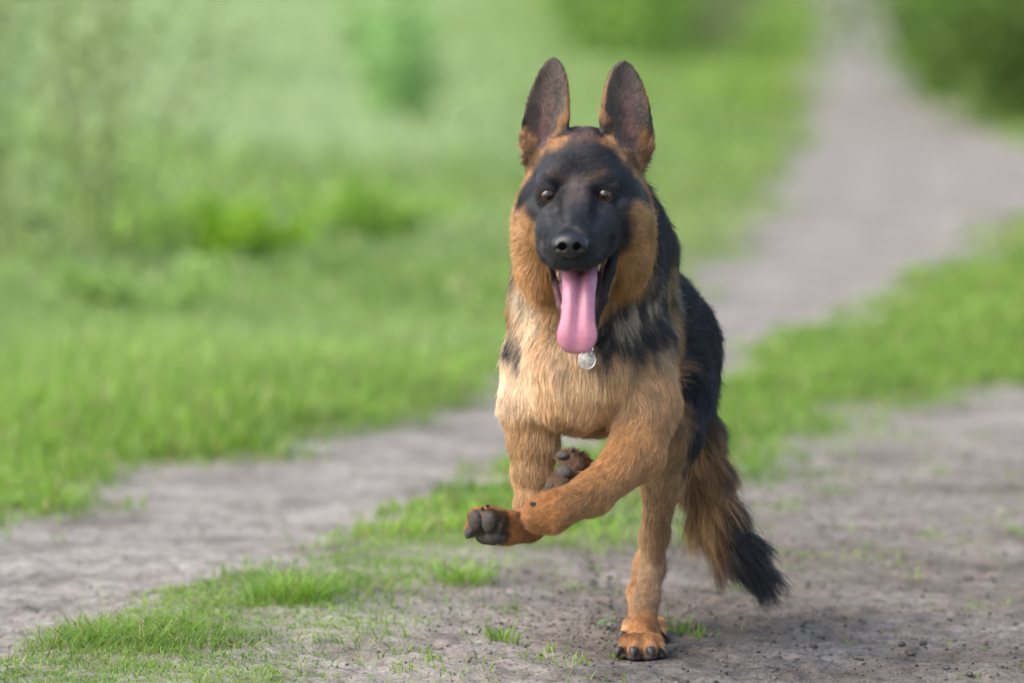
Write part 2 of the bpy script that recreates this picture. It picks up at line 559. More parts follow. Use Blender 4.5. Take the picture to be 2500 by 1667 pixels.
paint(on_skin(((1600, 690), (1560, 740), (1520, 790)), .020, .012, .012) * stk_, (.48, .38, .24))
paint(on_skin(((1612, 600), (1606, 680), (1580, 780)), .012, .010, .010) * .8, (.030, .026, .024))
for sd, (pa, pb, rr) in enumerate((((1560, 640, .06), (1625, 820, .12), .05), ((1235, 660, .08), (1260, 800, .06), .045))):
    fl2 = sstep(.15, .6, vnoise(bv * np.array([1, 1, .4]), .007, 200 + sd))
    paint(mS(pa, pb, rr, rr, .02, .01) * fl2 * .75, (.32, .25, .16))
# head
HEAD = mE(1424, 500, -.06, (.125, .17, .125), .02, 0)
rad = bv - P(1393, 585, -.24)
paint(HEAD, (.48, .27, .11), .012, .20)
FLOW = unit(FLOW + (unit(rad + np.array([0, 0, -.05])) - FLOW) * HEAD[:, None])
paint(mC(((1262, 520, .0), (1275, 620, .0), (1330, 720, .0)), .045, .015, 0), (.56, .33, .15), .022, .27)  # left cheek painted lighter than the right, as lit from the left
paint(mC(((1585, 520, .0), (1560, 620, .0), (1490, 715, .0)), .037, .012, .004), (.44, .24, .095), .022, .27)  # right cheek painted darker, as the side turned from the light
paint(on_skin(((1618, 560), (1612, 640), (1575, 720), (1520, 775), (1475, 825)), .021, .010, .010), (.040, .034, .030), .028, .34)
paint(on_skin(((1600, 690), (1566, 742), (1520, 800)), .016, .010, .012) * stk_ * .9, (.50, .41, .27))
paint(mE(1270, 545, -.02, (.03, .06, .03), .015, .006), (.58, .36, .19))
paint(mE(1424, 350, -.02, (.075, .09, .036), .015, .004), (.13, .075, .055), .012, .22)       # crown
paint(mE(1360, 358, -.05, (.024, .05, .012), .009, .004), (.32, .175, .065))
paint(mE(1480, 358, -.05, (.026, .05, .012), .009, .004), (.32, .175, .065))
paint(mC(((1400, 335, -.04), (1408, 395, -.08)), .014, .010, .005), (.085, .05, .045))
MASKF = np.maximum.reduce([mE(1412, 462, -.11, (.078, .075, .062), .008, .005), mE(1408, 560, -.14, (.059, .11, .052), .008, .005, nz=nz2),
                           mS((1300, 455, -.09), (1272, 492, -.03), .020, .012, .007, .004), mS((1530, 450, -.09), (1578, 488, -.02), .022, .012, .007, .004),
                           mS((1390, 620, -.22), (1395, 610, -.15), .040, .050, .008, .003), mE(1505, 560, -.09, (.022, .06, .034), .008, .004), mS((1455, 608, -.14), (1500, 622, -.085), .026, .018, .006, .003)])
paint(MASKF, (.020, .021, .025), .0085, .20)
paint(mE(1310, 425, -.09, (.03, .03, .018), .012, .004) * MASKF, (.040, .045, .055))  # bluish sheen above the eye painted into the charcoal fur colour
paint(mE(1500, 420, -.09, (.03, .03, .016), .012, .004) * MASKF, (.030, .033, .040))  # weaker painted sheen above the other eye
for u, s in ((1355, -1), (1453, 1)):
    paint(mC(((u - s * 20, 452, -.12), (u - s * 12, 430, -.12), (u + s * 14, 420, -.115)), .0040, .005, .002), (.13, .066, .030))
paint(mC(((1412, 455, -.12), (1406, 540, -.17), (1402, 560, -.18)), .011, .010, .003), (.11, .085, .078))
paint(mC(((1322, 515, -.12), (1335, 580, -.16)), .014, .010, .004) * MASKF, (.045, .047, .053))  # grey highlight on the muzzle side, painted into the fur colour
paint(mC(((1490, 520, -.12), (1478, 580, -.15)), .014, .010, .004) * MASKF, (.032, .034, .040))  # dimmer painted highlight on the other muzzle side
for u in (1312, 1500): paint(mE(u, 497, -.10, (.016, .03, .006), .006, .003) * MASKF, (.060, .060, .066))  # light grey patches under the eyes: highlights put into the colour
for u in (1368, 1446): paint(mE(u, 470, -.12, (.009, .03, .014), .006, .002) * MASKF, (.008, .008, .009))  # shaded hollows at the inner eye corners, painted black
# ears
for k, (base, tip, up, side, nrm, width, Lh) in enumerate(EARS):
    q = bv - base
    h, w, n = q @ up / Lh, q @ side / width, q @ nrm
    inear = sstep(-.02, .06, h) * (np.abs(w) < 1.35) * (np.abs(n) < .05) * (h < 1.2)
    front = sstep(-.2, .5, bn @ nrm)
    paint(inear, (.08, .05, .03), .0065, .14)
    FLOW = unit(FLOW + (up - FLOW) * inear[:, None])
    edge = np.clip(np.abs(w) / np.maximum(np.sqrt(np.maximum(1 - np.clip((h - .25) / .75, 0, .99) ** 2.3, .03)), .1), 0, 1.3)
    paint(inear * front, (.070, .052, .042), .0055, .10)
    paint(inear * front * sstep(.35, .0, np.abs(w + .15 * (1 - 2 * k)) + .15 * nz2) * sstep(.75, .3, h), (.17, .085, .072), .004, .08, .35)
    paint(inear * front * sstep(.1, .5, nz3) * .7, (.045, .032, .026))
    paint(inear * sstep(.72, .86, edge), (.28, .14, .055), .007, .2)
    sgn = 1 - 2 * k                                   # +1: the ear whose outer edge points to -x
    paint(inear * sstep(.30, .05, h + .10 * nz1) * sstep(.25, .6, np.abs(w) + .2 * nz2), (.33, .175, .065), .014, .28)
    paint(inear * front * sstep(.34, .10, h) * sstep(.55, .25, np.abs(w + .1 * sgn) + .2 * nz2), (.085, .05, .046), .005, .1, .5)
    paint(inear * front * sstep(.25, .6, w * sgn + .2 * nz2) * sstep(.42, .15, h), (.30, .165, .07), .018, .32, flow=(up * .8 - side * sgn * .6 + nrm * .3))
    paint(inear * front * sstep(.5, .8, w * (1 - 2 * k) + .2 * nz1) * sstep(.45, .12, h), (.36, .17, .06), .011, .25)
    paint(inear * sstep(-.62, -.85, w * (1 - 2 * k) * -1 * -1 + .1 * nz1) * sstep(.9, .6, h), (.02, .016, .015))
    paint(mE((1395, 1458)[k], 345, -.03, (.018, .05, .022), .008, .003), (.018, .014, .014), .010)
paint(mC(((1268, 395, -.02), (1258, 440, -.01)), .016, .010, .008), (.10, .06, .03))
for u, v in ((1284, 352), (1580, 368)): paint(mE(u, v + 2, -.030, (.011, .03, .013), .008, .006, nz=nz2), (.34, .19, .095), .008, .25)
for u, v in ((1312, 392), (1556, 400)): paint(mE(u, v, -.035, (.022, .05, .014), .008, .005), (.13, .075, .035))
paint(mC(((1590, 400, -.02), (1600, 460, -.01)), .020, .012, .008), (.13, .07, .04))
# lips, gums, eye rims carry no hair
SKINM = np.zeros(nV)
for lp in (lipsL, lipsR):
    for i in range(3): SKINM = np.maximum(SKINM, mask(seg_d(bv, lp[i], lp[i + 1], .0105, .0105), .002))
SKINM = np.maximum(SKINM, mask(seg_d(bv, lipsL[3], lipsR[3], .010, .010), .002))
paint(SKINM, (.012, .011, .012), dn=0)
INM = mask(ell_d(bv, P(1416, 700, -.095), np.array([.040, .050, .062])), .003) * (bv[:, 1] < -.045) * (bv[:, 2] < P(1400, 655, -.15)[2])
paint(INM, (.022, .015, .016), dn=0)
paint(INM * (bv[:, 0] < P(1380, 700, -.1)[0]), (.15, .075, .095))
GUM = np.maximum(mask(seg_d(bv, P(1412, 700, -.150), P(1422, 650, -.040), .0285, .0225), .002), mask(seg_d(bv, P(1413, 745, -.150), P(1416, 690, -.090), .0205, .0245), .002))
paint(GUM, (.16, .055, .065), dn=0)
for e in EYES:
    m = mask(ell_d(bv, e + np.array([0, -.004, 0]), np.array([.0150, .02, .0118])), .002)
    paint(m, (.012, .011, .012), dn=0)
paint(mask(ell_d(bv, P(1391, 598, -.226), np.array([.026, .018, .019])), .002), (.010, .010, .011), dn=0)
# tail
paint(mC(((1625, 830, .56), (1668, 940, .58), (1690, 1050, .57)), .075, .02), BLACK)
td = np.clip((bv - T[2]) @ unit(T[6] - T[2]) / np.linalg.norm(T[6] - T[2]), -1, 1.2)
tails = np.minimum.reduce([seg_d(bv, T[i], T[i + 1], .03, .03) for i in range(2, 6)]) < .02
sidev = unit(np.array([.86, 0, .5]))
tc_ = np.stack([np.interp(td, np.linspace(0, 1, 5), np.array(T[2:7])[:, k]) for k in range(3)], -1)
lat = ((bv - tc_) @ sidev) / .024
paint(tails * sstep(-.12, .05, td + .05 * nz1), (.38, .215, .088))
paint(tails * sstep(.95, 1.4, lat + .5 * nz3), (.06, .045, .035))
paint(tails * sstep(.54, .70, td + .16 * lat + .05 * nz1), BLACK)
# toes
for a, b, s in hind_toes + hind_toes_r:
    paint(mask(ell_d(bv, b + np.array([0, -.006, -.003]), np.array([.010, .012, .010])), .004), (.10, .065, .045), dn=.4)
C *= (1 + .22 * nz1[:, None] + .10 * nz2[:, None]).clip(.6, 1.4)

# ------------------------------------------------------------------ dog materials
def coat_material(name, rough, spec, sheen=0.0):
    m, nt, b = material(name, rough, spec)
    a = attr_node(nt, 'coat_color')
    nt.links.new(a.outputs['Color'], b.inputs['Base Color'])
    return m, nt, b
skin_mat, snt, sb = coat_material('dog_skin', .7, .25)
sb.inputs['Roughness'].default_value = .62
fur_mat, fnt, fb = coat_material('dog_fur', .42, .5)
wet_black, wnt, wb = material('dog_nose_leather', .34, .5, (.012, .012, .014))
nn = noise_node(wnt, 900, 2)
wnt.links.new(bump_node(wnt, nn.outputs['Fac'], .5, .0006), wb.inputs['Normal'])
pad_mat, pnt, pb = material('dog_pad_leather', .85, .2, (.10, .085, .075))
nn = noise_node(pnt, 220, 4)
pr = ramp_node(pnt, nn.outputs['Fac'], [(.3, (.050, .044, .039)), (.7, (.10, .088, .078))])
pnt.links.new(pr.outputs[0], pb.inputs['Base Color'])
pnt.links.new(bump_node(pnt, noise_node(pnt, 500, 4).outputs['Fac'], .9, .0016), pb.inputs['Normal'])
claw_mat, cnt_, cb = material('dog_claw_horn', .45, .5, (.045, .040, .036))
tooth_mat = material('dog_tooth', .25, .5, (.55, .47, .36))[0]
tongue_mat, tnt, tb = material('dog_tongue', .24, .5)
tn = noise_node(tnt, 70, 5)
tr = ramp_node(tnt, tn.outputs['Fac'], [(.3, (.48, .19, .27)), (.7, (.58, .26, .35))])
tnt.links.new(tr.outputs[0], tb.inputs['Base Color'])
tb.inputs['Subsurface Weight'].default_value = .25
tb.inputs['Subsurface Radius'].default_value = (.006, .002, .002)
tb.inputs['Subsurface Scale'].default_value = 1.0
tnt.links.new(bump_node(tnt, noise_node(tnt, 900, 3).outputs['Fac'], .5, .0008), tb.inputs['Normal'])
eye_mat, ent, eb = material('dog_eye', .08, .5)
etc = node(ent, 'ShaderNodeTexCoord')
sep = node(ent, 'ShaderNodeSeparateXYZ')
ent.links.new(etc.outputs['Object'], sep.inputs[0])
cmb = node(ent, 'ShaderNodeCombineXYZ')
ent.links.new(sep.outputs[0], cmb.inputs[0]); ent.links.new(sep.outputs[2], cmb.inputs[2])
ln_ = node(ent, 'ShaderNodeVectorMath', operation='LENGTH')
ent.links.new(cmb.outputs[0], ln_.inputs[0])
mul = node(ent, 'ShaderNodeMath', operation='MULTIPLY')
ent.links.new(ln_.outputs['Value'], mul.inputs[0]); mul.inputs[1].default_value = 1 / EYE_R
er = ramp_node(ent, mul.outputs[0], [(.0, (.003, .003, .003)), (.30, (.003, .003, .003)), (.38, (.034, .013, .004)), (.66, (.062, .024, .007)), (.80, (.018, .008, .004)), (.90, (.012, .010, .009))])
ent.links.new(er.outputs[0], eb.inputs['Base Color'])
eb.inputs['Coat Weight'].default_value = 0.6
eb.inputs['Coat Roughness'].default_value = .02

# ------------------------------------------------------------------ dog objects
dog = empty('dog', (float(hl_foot[0]), float(hl_foot[1]), 0))
tag(dog, 'tan and black shepherd dog running towards the viewer with its tongue hanging out', 'dog')
DOGLOC = np.array(dog.location)
def dog_part(o, parent=None):
    o.parent = parent or dog
    if o.parent == dog: o.location = Vector(o.location) - dog.location
    return o
body = mesh_from('body', bv, bq, skin_mat)
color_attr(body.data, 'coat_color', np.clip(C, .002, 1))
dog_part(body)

def uv_sphere(name, mat, c, r, rot=None, n=20, m=14, dent=None):
    th, ph = np.meshgrid(np.linspace(0, 2 * math.pi, n, endpoint=False), np.linspace(0, math.pi, m))
    v = np.stack([np.sin(ph) * np.cos(th), -np.cos(ph), np.sin(ph) * np.sin(th)], -1).reshape(-1, 3)
    if dent: v = v * (1 + dent * vnoise(v + c[0] * 91, .6, 5)[:, None])
    v = v * np.asarray(r)
    if rot is not None: v = v @ rot.T
    f = []
    for i in range(m - 1):
        for j in range(n): f.append((i * n + j, i * n + (j + 1) % n, (i + 1) * n + (j + 1) % n, (i + 1) * n + j))
    o = mesh_from(name, v, f, mat)
    o.location = c
    return o
for e in EYES: dog_part(uv_sphere('eye', eye_mat, e + np.array([0, .0028, 0]), (EYE_R,) * 3))

def sdf_mesh(name, fn, lo, hi, vox, mat):
    lo, hi = np.asarray(lo, float), np.asarray(hi, float)
    ax = [np.arange(lo[k], hi[k], vox) for k in range(3)]
    p = np.stack(np.meshgrid(*ax, indexing='ij'), -1)
    g = openvdb.FloatGrid(.02)
    g.copyFromArray(np.clip(fn(p), -.01, .01).astype(np.float32))
    g.transform = openvdb.createLinearTransform(voxelSize=vox)
    v, q = g.convertToQuads(isovalue=0.0)
    return mesh_from(name, np.asarray(v, float) + lo, np.asarray(q, int), mat)
NC = P(1391, 597, -.222)
def smin(a, b, k):
    h = np.clip(.5 + .5 * (b - a) / k, 0, 1)
    return b + (a - b) * h - k * h * (1 - h)
def nose_fn(p):
    q = p - NC
    d = ell_d(q, np.array([0, 0, .003]), np.array([.0235, .017, .0135]))
    d = smin(d, ell_d(q, np.array([0, -.004, -.005]), np.array([.016, .012, .0125])), .006)
    for s in (-1, 1):
        d = smin(d, ell_d(q, np.array([s * .0145, -.004, -.002]), np.array([.0092, .011, .0095])), .005)
        hole = seg_d(q, np.array([s * .0100, -.022, -.003]), np.array([s * .0090, -.004, -.001]), .0062, .005)
        slit = seg_d(q, np.array([s * .0115, -.018, -.004]), np.array([s * .0205, -.010, -.0065]), .0028, .0022)
        d = -smin(-d, smin(hole, slit, .003), .002)
    groove = seg_d(q, np.array([0, -.0195, .003]), np.array([0, -.014, -.018]), .0012, .0014)
    return -smin(-d, groove, .002)
dog_part(sdf_mesh('nose', nose_fn, NC - .032, NC + .032, .0009, wet_black))

def sweep(name, mat, pts, half, thick, groove, nring=26, steps=40, cup=0.0):
    pts = np.array(pts)
    t0 = np.linspace(0, 1, len(pts))
    t = np.linspace(0, 1, steps)
    def cr(a):
        a = np.asarray(a, float)
        g = np.gradient(a, t0, axis=0)
        out = []
        for x in t:
            i = min(int(x * (len(t0) - 1)), len(t0) - 2)
            h = t0[i + 1] - t0[i]
            s = (x - t0[i]) / h
            out.append((2 * s**3 - 3 * s**2 + 1) * a[i] + (s**3 - 2 * s**2 + s) * h * g[i] + (-2 * s**3 + 3 * s**2) * a[i + 1] + (s**3 - s**2) * h * g[i + 1])
        return np.array(out)
    c = cr(pts)
    hw, th, gr = cr(half), cr(thick), cr(groove)
    tan = unit(np.gradient(c, axis=0))
    side = unit(np.cross(tan, np.array([0, -1.0, .3])))
    side = side * np.sign(side[:, :1])
    nr = unit(np.cross(side, tan)); nr = nr * np.where(nr[:, 1:2] > 0, -1, 1)
    ang = np.linspace(0, 2 * math.pi, nring, endpoint=False)
    v = []
    for i in range(steps):
        w = np.cos(ang)
        n = np.sin(ang)
        off = th[i] * np.sign(n) * np.abs(n) ** .8 - gr[i] * (np.exp(-(w / .17) ** 2) + .35 * np.exp(-((np.abs(w) - .95) / .25) ** 2)) * (n > -.2) + cup * th[i] * w ** 2
        v.append(c[i] + side[i] * (hw[i] * w)[:, None] + nr[i] * off[:, None])
    v = np.concatenate(v)
    f = [(i * nring + j, i * nring + (j + 1) % nring, (i + 1) * nring + (j + 1) % nring, (i + 1) * nring + j) for i in range(steps - 1) for j in range(nring)]
    return mesh_from(name, v, f, mat)
tongue = sweep('tongue', tongue_mat,
      [P(1420, 640, -.04), P(1417, 655, -.10), P(1415, 680, -.140), P(1413, 720, -.158), P(1411, 775, -.166), P(1409, 822, -.168), P(1409, 852, -.164), P(1409, 861, -.160)],
      [.020, .022, .0235, .0222, .0228, .0268, .0185, .003], [.008, .009, .010, .0095, .0085, .007, .005, .002], [.008, .011, .014, .014, .011, .006, .0015, .0], cup=.5)
dog_part(tongue)

def cone(name, mat, base, tip, r, bend=(0, 0, 0), n=9, rings=6, squash=1.0):
    base, tip = np.asarray(base, float), np.asarray(tip, float)
    ax = unit(tip - base)
    s = unit(np.cross(ax, np.array([.13, .31, .94])))
    u = np.cross(ax, s)
    v = []
    for i in range(rings):
        t = i / (rings - 1)
        c = base + (tip - base) * t + np.asarray(bend) * 4 * t * (1 - t)
        rr = r * (1 - t ** 1.6) + .0003
        for j in range(n):
            a = 2 * math.pi * j / n
            v.append(c + s * rr * math.cos(a) * squash + u * rr * math.sin(a))
    f = [(i * n + j, i * n + (j + 1) % n, (i + 1) * n + (j + 1) % n, (i + 1) * n + j) for i in range(rings - 1) for j in range(n)]
    return mesh_from(name, v, f, mat)
for a, b, r in (((1462, 632, -.140), (1461, 662, -.146), .0034), ((1366, 690, -.108), (1366, 674, -.114), .0026),
                ((1364, 672, -.10), (1364, 660, -.106), .0024), ((1374, 752, -.119), (1373, 738, -.124), .0024)):
    dog_part(cone('tooth', tooth_mat, P(*a), P(*b), r))

# paw pads and claws
def paw_pad(u, v, ru, rv, depth, sink=.003, tilt=0.0):
    c = surf(u, v)
    R = np.array([[math.cos(tilt), 0, -math.sin(tilt)], [0, 1, 0], [math.sin(tilt), 0, math.cos(tilt)]])
    o = uv_sphere('paw_pad', pad_mat, c + np.array([0, sink, 0]), (ru / 1800, depth, rv / 1800), R, 20, 14, .07)
    dog_part(o)
    PADS.append((c, max(ru, rv) / 1800))
PADS = []
paw_pad(1161, 1271, 17, 26, .0075, .001, .14)
paw_pad(1193, 1273, 18, 27, .0075, .001, -.08)
paw_pad(1147, 1298, 12, 18, .0070, .001, -.45)
paw_pad(1219, 1286, 10, 19, .0065, .001, -.2)
paw_pad(1180, 1312, 19, 16, .0085, .002, -.5)
paw_pad(1203, 1311, 24, 19, .0095, .002, .0)
paw_pad(1222, 1314, 14, 14, .0075, .002, .5)
paw_pad(1378, 1155, 21, 19, .012)
paw_pad(1374, 1112, 16, 11, .010)
paw_pad(1341, 1190, 13, 10, .006, .004, .5)
def front_claw(u, v, du, dv, r=.0030):
    b = surf(u, v)
    dog_part(cone('claw', claw_mat, b + np.array([0, .004, 0]), b + np.array([du / 1800, -.004, -dv / 1800]), r, (0, -.001, .001)))
front_claw(1179, 1247, -3, -10, .0028); front_claw(1190, 1240, 0, -10, .0028)
front_claw(1306, 1236, -12, -10, .0046)
front_claw(1412, 1112, 14, -14, .0030); front_claw(1396, 1106, 6, -16, .0030)
for a, b, s in hind_toes + hind_toes_r:
    d = unit(np.array([(b - a)[0], (b - a)[1], 0]))
    base = b + d * s * .55 + np.array([0, 0, .0035])
    dog_part(cone('claw', claw_mat, base, base + d * .011 + np.array([0, 0, -.0130]), .0064, d * .002 + np.array([0, 0, .0022]), 10, 7))
    pad = uv_sphere('paw_pad', pad_mat, np.array([b[0], b[1], .0055]), (s * .95, .013, .0062), None, 16, 10)
    dog_part(pad)

# ------------------------------------------------------------------ collar with its tag
strap_mat, xn, xb = material('collar_strap', .6, .3, (.012, .012, .013))
metal_mat, mn_, mb = material('tag_metal', .38, .5, (.50, .49, .46))
mb.inputs['Metallic'].default_value = .85
enamel_mat, en_, enb = material('tag_face', .45, .4)
nr_ = ramp_node(en_, noise_node(en_, 260, 4).outputs['Fac'], [(.35, (.20, .195, .18)), (.65, (.42, .41, .38))])
en_.links.new(nr_.outputs[0], enb.inputs['Base Color'])
cp = [surf(1440, 838, .003), surf(1500, 778, -.008), surf(1560, 738, -.025), P(1590, 700, .12), P(1570, 650, .2), P(1450, 620, .24), P(1310, 660, .2), P(1262, 725, .12), surf(1285, 768, -.010), surf(1350, 815, -.006)]
cpa = np.array(cp)
tt = np.linspace(0, len(cpa), 120, endpoint=False)
ring = []
for x in tt:
    i = int(x); s = x - i
    p0, p1, p2, p3 = (cpa[(i + k) % len(cpa)] for k in (-1, 0, 1, 2))
    ring.append(.5 * ((2 * p1) + (-p0 + p2) * s + (2 * p0 - 5 * p1 + 4 * p2 - p3) * s * s + (-p0 + 3 * p1 - 3 * p2 + p3) * s ** 3))
ring = np.array(ring)
cen = ring.mean(0)
tanr = unit(np.roll(ring, -1, 0) - np.roll(ring, 1, 0))
outr = unit(ring - cen); outr = unit(outr - tanr * (outr * tanr).sum(1, keepdims=True))
axr = np.cross(tanr, outr)
prof = [(.0, -.007), (.0024, -.0068), (.0030, -.004), (.0030, .004), (.0024, .0068), (.0, .007), (-.002, .0), ]
sv = np.concatenate([ring + outr * a + axr * b for a, b in prof])
nrg = len(ring)
sf = [(i * nrg + j, i * nrg + (j + 1) % nrg, ((i + 1) % 7) * nrg + (j + 1) % nrg, ((i + 1) % 7) * nrg + j) for i in range(7) for j in range(nrg)]
collar = empty('dog_collar', tuple(cen))
tag(collar, 'dark collar with a round metal tag around the running dog\'s neck', 'collar')
def collar_part(o):
    o.parent = collar
    o.location = Vector(o.location) - collar.location
    return o
collar_part(mesh_from('strap', sv, sf, strap_mat))
def torus(name, mat, c, R, r, ax, n=28, m=8):
    ax = unit(ax)
    s = unit(np.cross(ax, np.array([.2, .3, .9]))); u = np.cross(ax, s)
    v = []
    for i in range(n):
        a = 2 * math.pi * i / n
        d = s * math.cos(a) + u * math.sin(a)
        for j in range(m):
            b = 2 * math.pi * j / m
            v.append(c + d * (R + r * math.cos(b)) + ax * r * math.sin(b))
    f = [(i * m + j, i * m + (j + 1) % m, ((i + 1) % n) * m + (j + 1) % m, ((i + 1) % n) * m + j) for i in range(n) for j in range(m)]
    return mesh_from(name, v, f, mat)
tagc = surf(1433, 877, .020)
TAGN = unit(np.array([-.12, -1, .22]))
def disc(name, mat, c, R, t, ax, n=40, bevel=.0006):
    ax = unit(ax); s = unit(np.cross(ax, np.array([.2, .3, .9]))); u = np.cross(ax, s)
    v, f = [], []
    rings = [(0.0001, -t), (R - bevel, -t), (R, -t + bevel), (R, t - bevel), (R - bevel, t), (.0001, t)]
    for rr, h in rings:
        for i in range(n):
            a = 2 * math.pi * i / n
            v.append(c + (s * math.cos(a) + u * math.sin(a)) * rr + ax * h)
    f = [(k * n + j, k * n + (j + 1) % n, (k + 1) * n + (j + 1) % n, (k + 1) * n + j) for k in range(len(rings) - 1) for j in range(n)]
    return mesh_from(name, v, f, mat)
tg = collar_part(disc('tag', metal_mat, tagc, .0122, .0011, TAGN))
def tag_part(o):
    o.parent = tg
    o.location = Vector((0, 0, 0))
    return o
tag_part(torus('tag_rim', metal_mat, tagc + TAGN * .0009, .0115, .0010, TAGN))
tag_part(disc('tag_face', enamel_mat, tagc + TAGN * .0012, .0102, .0004, TAGN, bevel=.0002))
loop_c = P(1443, 850, float(tagc[1]) + .001)
collar_part(torus('split_ring', metal_mat, loop_c, .0058, .0009, np.array([.8, -.35, .3])))
collar_part(torus('tag_eyelet', metal_mat, P(1440, 861, float(tagc[1]) - .001), .0032, .0008, np.array([.1, -1, .2]), 18, 6))
# ------------------------------------------------------------------ fur strands
HAIR_TOTAL = 640000
tri = np.concatenate([bq[:, [0, 1, 2]], bq[:, [0, 2, 3]]])
A, B, D = bv[tri[:, 0]], bv[tri[:, 1]], bv[tri[:, 2]]
area = .5 * np.linalg.norm(np.cross(B - A, D - A), axis=1)
dens_v = DN * np.clip((.022 / np.maximum(LN, .004)) ** .75, .8, 3.2)
dens_v *= np.where(bn[:, 1] > .55, .35, 1.0) * np.where((bv[:, 1] > .3) & (bn @ np.array([-1, 0, 0]) > .2), .6, 1)
for c, r in PADS: dens_v *= sstep(r * .75, r * 1.1, np.linalg.norm(bv - c, axis=1))
wgt = area * dens_v[tri].mean(1)
pick = np.searchsorted(np.cumsum(wgt) / wgt.sum(), rng.random(HAIR_TOTAL))
pick = np.clip(pick, 0, len(tri) - 1)
r1, r2 = rng.random(HAIR_TOTAL), rng.random(HAIR_TOTAL)
s1 = np.sqrt(r1)
bw = np.stack([1 - s1, s1 * (1 - r2), s1 * r2], 1)
tp = tri[pick]
def bary(x): return (x[tp] * (bw[..., None] if x.ndim == 2 else bw)).sum(1)
root, nrm, flo, colr, hl, lf = bary(bv), unit(bary(bn)), bary(FLOW), bary(C), bary(LN), bary(LF)
# stay clear of the strap
kd = kdtree.KDTree(len(ring))
for i, p in enumerate(ring): kd.insert(p, i)
kd.balance()
near = np.abs(root - cen).max(1) < .25
dc = np.full(HAIR_TOTAL, 1.0)
for i in np.nonzero(near)[0]: dc[i] = kd.find(root[i])[2]
keep = ((dc > .004) | (root[:, 0] < P(1455, 800, 0)[0])) & (bary(DN) > .05)
root, nrm, flo, colr, hl, lf, dc = (x[keep] for x in (root, nrm, flo, colr, hl, lf, dc))
N = len(root)
# clumps: every strand leans to the tip of a guide near it
G = N // 22
gi = rng.choice(N, G, replace=False)
kd = kdtree.KDTree(G)
for i, g in enumerate(gi): kd.insert(root[g], i)
kd.balance()
guide = np.array([gi[kd.find(p)[1]] for p in root])
wob = np.stack([vnoise(root, .022, s) for s in (31, 32, 33)], 1) * .30 + np.stack([vnoise(root, .06, s) for s in (41, 42, 43)], 1) * .40
flt = flo + wob
flt = unit(flt - nrm * (flt * nrm).sum(1, keepdims=True))
lfv = np.clip(lf * rng.normal(1, .16, N), .05, .9)[:, None]
ln = hl * np.clip(rng.normal(.95, .2, N), .4, 1.5) * (1 + .18 * vnoise(root, .02, 51))
ln = ln * np.where((dc < .022) & (root[:, 0] > P(1455, 800, 0)[0]), .75, 1)
jit = rng.normal(0, .10, (N, 3))
stray = rng.random(N) < .025
ln = np.where(stray, ln * 1.3, ln)
lfv = np.where(stray[:, None], lfv * 1.5, lfv).clip(.05, .95)
d0 = unit(flt * (1 - lfv) + nrm * lfv + jit)
d1 = unit(flt * 1.0 + nrm * (lfv * .35) + jit * 1.2 + np.array([0, 0, -.18]))
K = 6
s = np.linspace(0, 1, K)[None, :, None]
L3 = ln[:, None, None]
pos = root[:, None, :] + L3 * (d0[:, None, :] * (s - .5 * s * s) + d1[:, None, :] * (.5 * s * s)) 
clump = np.clip(rng.normal(.48, .18, N), .05, .9)[:, None, None] * np.clip((hl - .008) / .02, .12, 1)[:, None, None]
pos = pos + (pos[guide] - pos) * clump * s ** 1.4
cvar = np.interp(hl, [.006, .010, .02, .035], [.34, .20, .13, .10])
shade = np.clip(1 + rng.normal(0, 1, N) * cvar, .4, 1.9)[:, None] * (1 + .28 * vnoise(root[guide], .004, 61)[:, None])
colr = np.clip(colr * shade, .003, .95)
tipc = np.clip(colr * np.array([1.16, 1.18, 1.22]), .003, .95)
# agouti: some tan strands tipped black and some black strands banded tan where the two meet
lum = colr.sum(1)
mixz = (lum > .12) & (lum < .66) & (hl > .025)
gr = (lum < .08) & (hl > .015) & (rng.random(N) < .07)
colr[gr] = np.array([.11, .09, .07]) * rng.uniform(.6, 1.4, (gr.sum(), 1))
bt = mixz & (rng.random(N) < .35)
tipc[bt] = (.02, .017, .015)
cc = colr[:, None, :] + (tipc - colr)[:, None, :] * s ** 1.5
rad0 = np.interp(hl, [.006, .012, .03, .08], [.00016, .00019, .00024, .00030]) * rng.uniform(.75, 1.25, N)
rads = rad0[:, None] * np.array([1, 1, .92, .75, .5, .16])[None, :]
# a strand never dives under the skin
fl_ = pos.reshape(-1, 3)
dd = field_at(fl_)
push = np.clip(.0006 - dd, 0, .02)
fl_ = fl_ + np.repeat(nrm, K, 0) * push[:, None]
hc = bpy.data.hair_curves.new('fur')
hc.add_curves([K] * N)
hc.attributes['position'].data.foreach_set('vector', fl_.astype(np.float32).ravel())
ra = hc.attributes.get('radius') or hc.attributes.new('radius', 'FLOAT', 'POINT')
ra.data.foreach_set('value', rads.astype(np.float32).ravel())
ca = hc.attributes.new('coat_color', 'FLOAT_COLOR', 'POINT')
c4 = np.ones((N * K, 4), np.float32)
c4[:, :3] = cc.reshape(-1, 3)
ca.data.foreach_set('color', c4.ravel())
hc.materials.append(fur_mat)
fur = bpy.data.objects.new('fur', hc)
col.objects.link(fur)
dog_part(fur)
print('HAIRS', N)
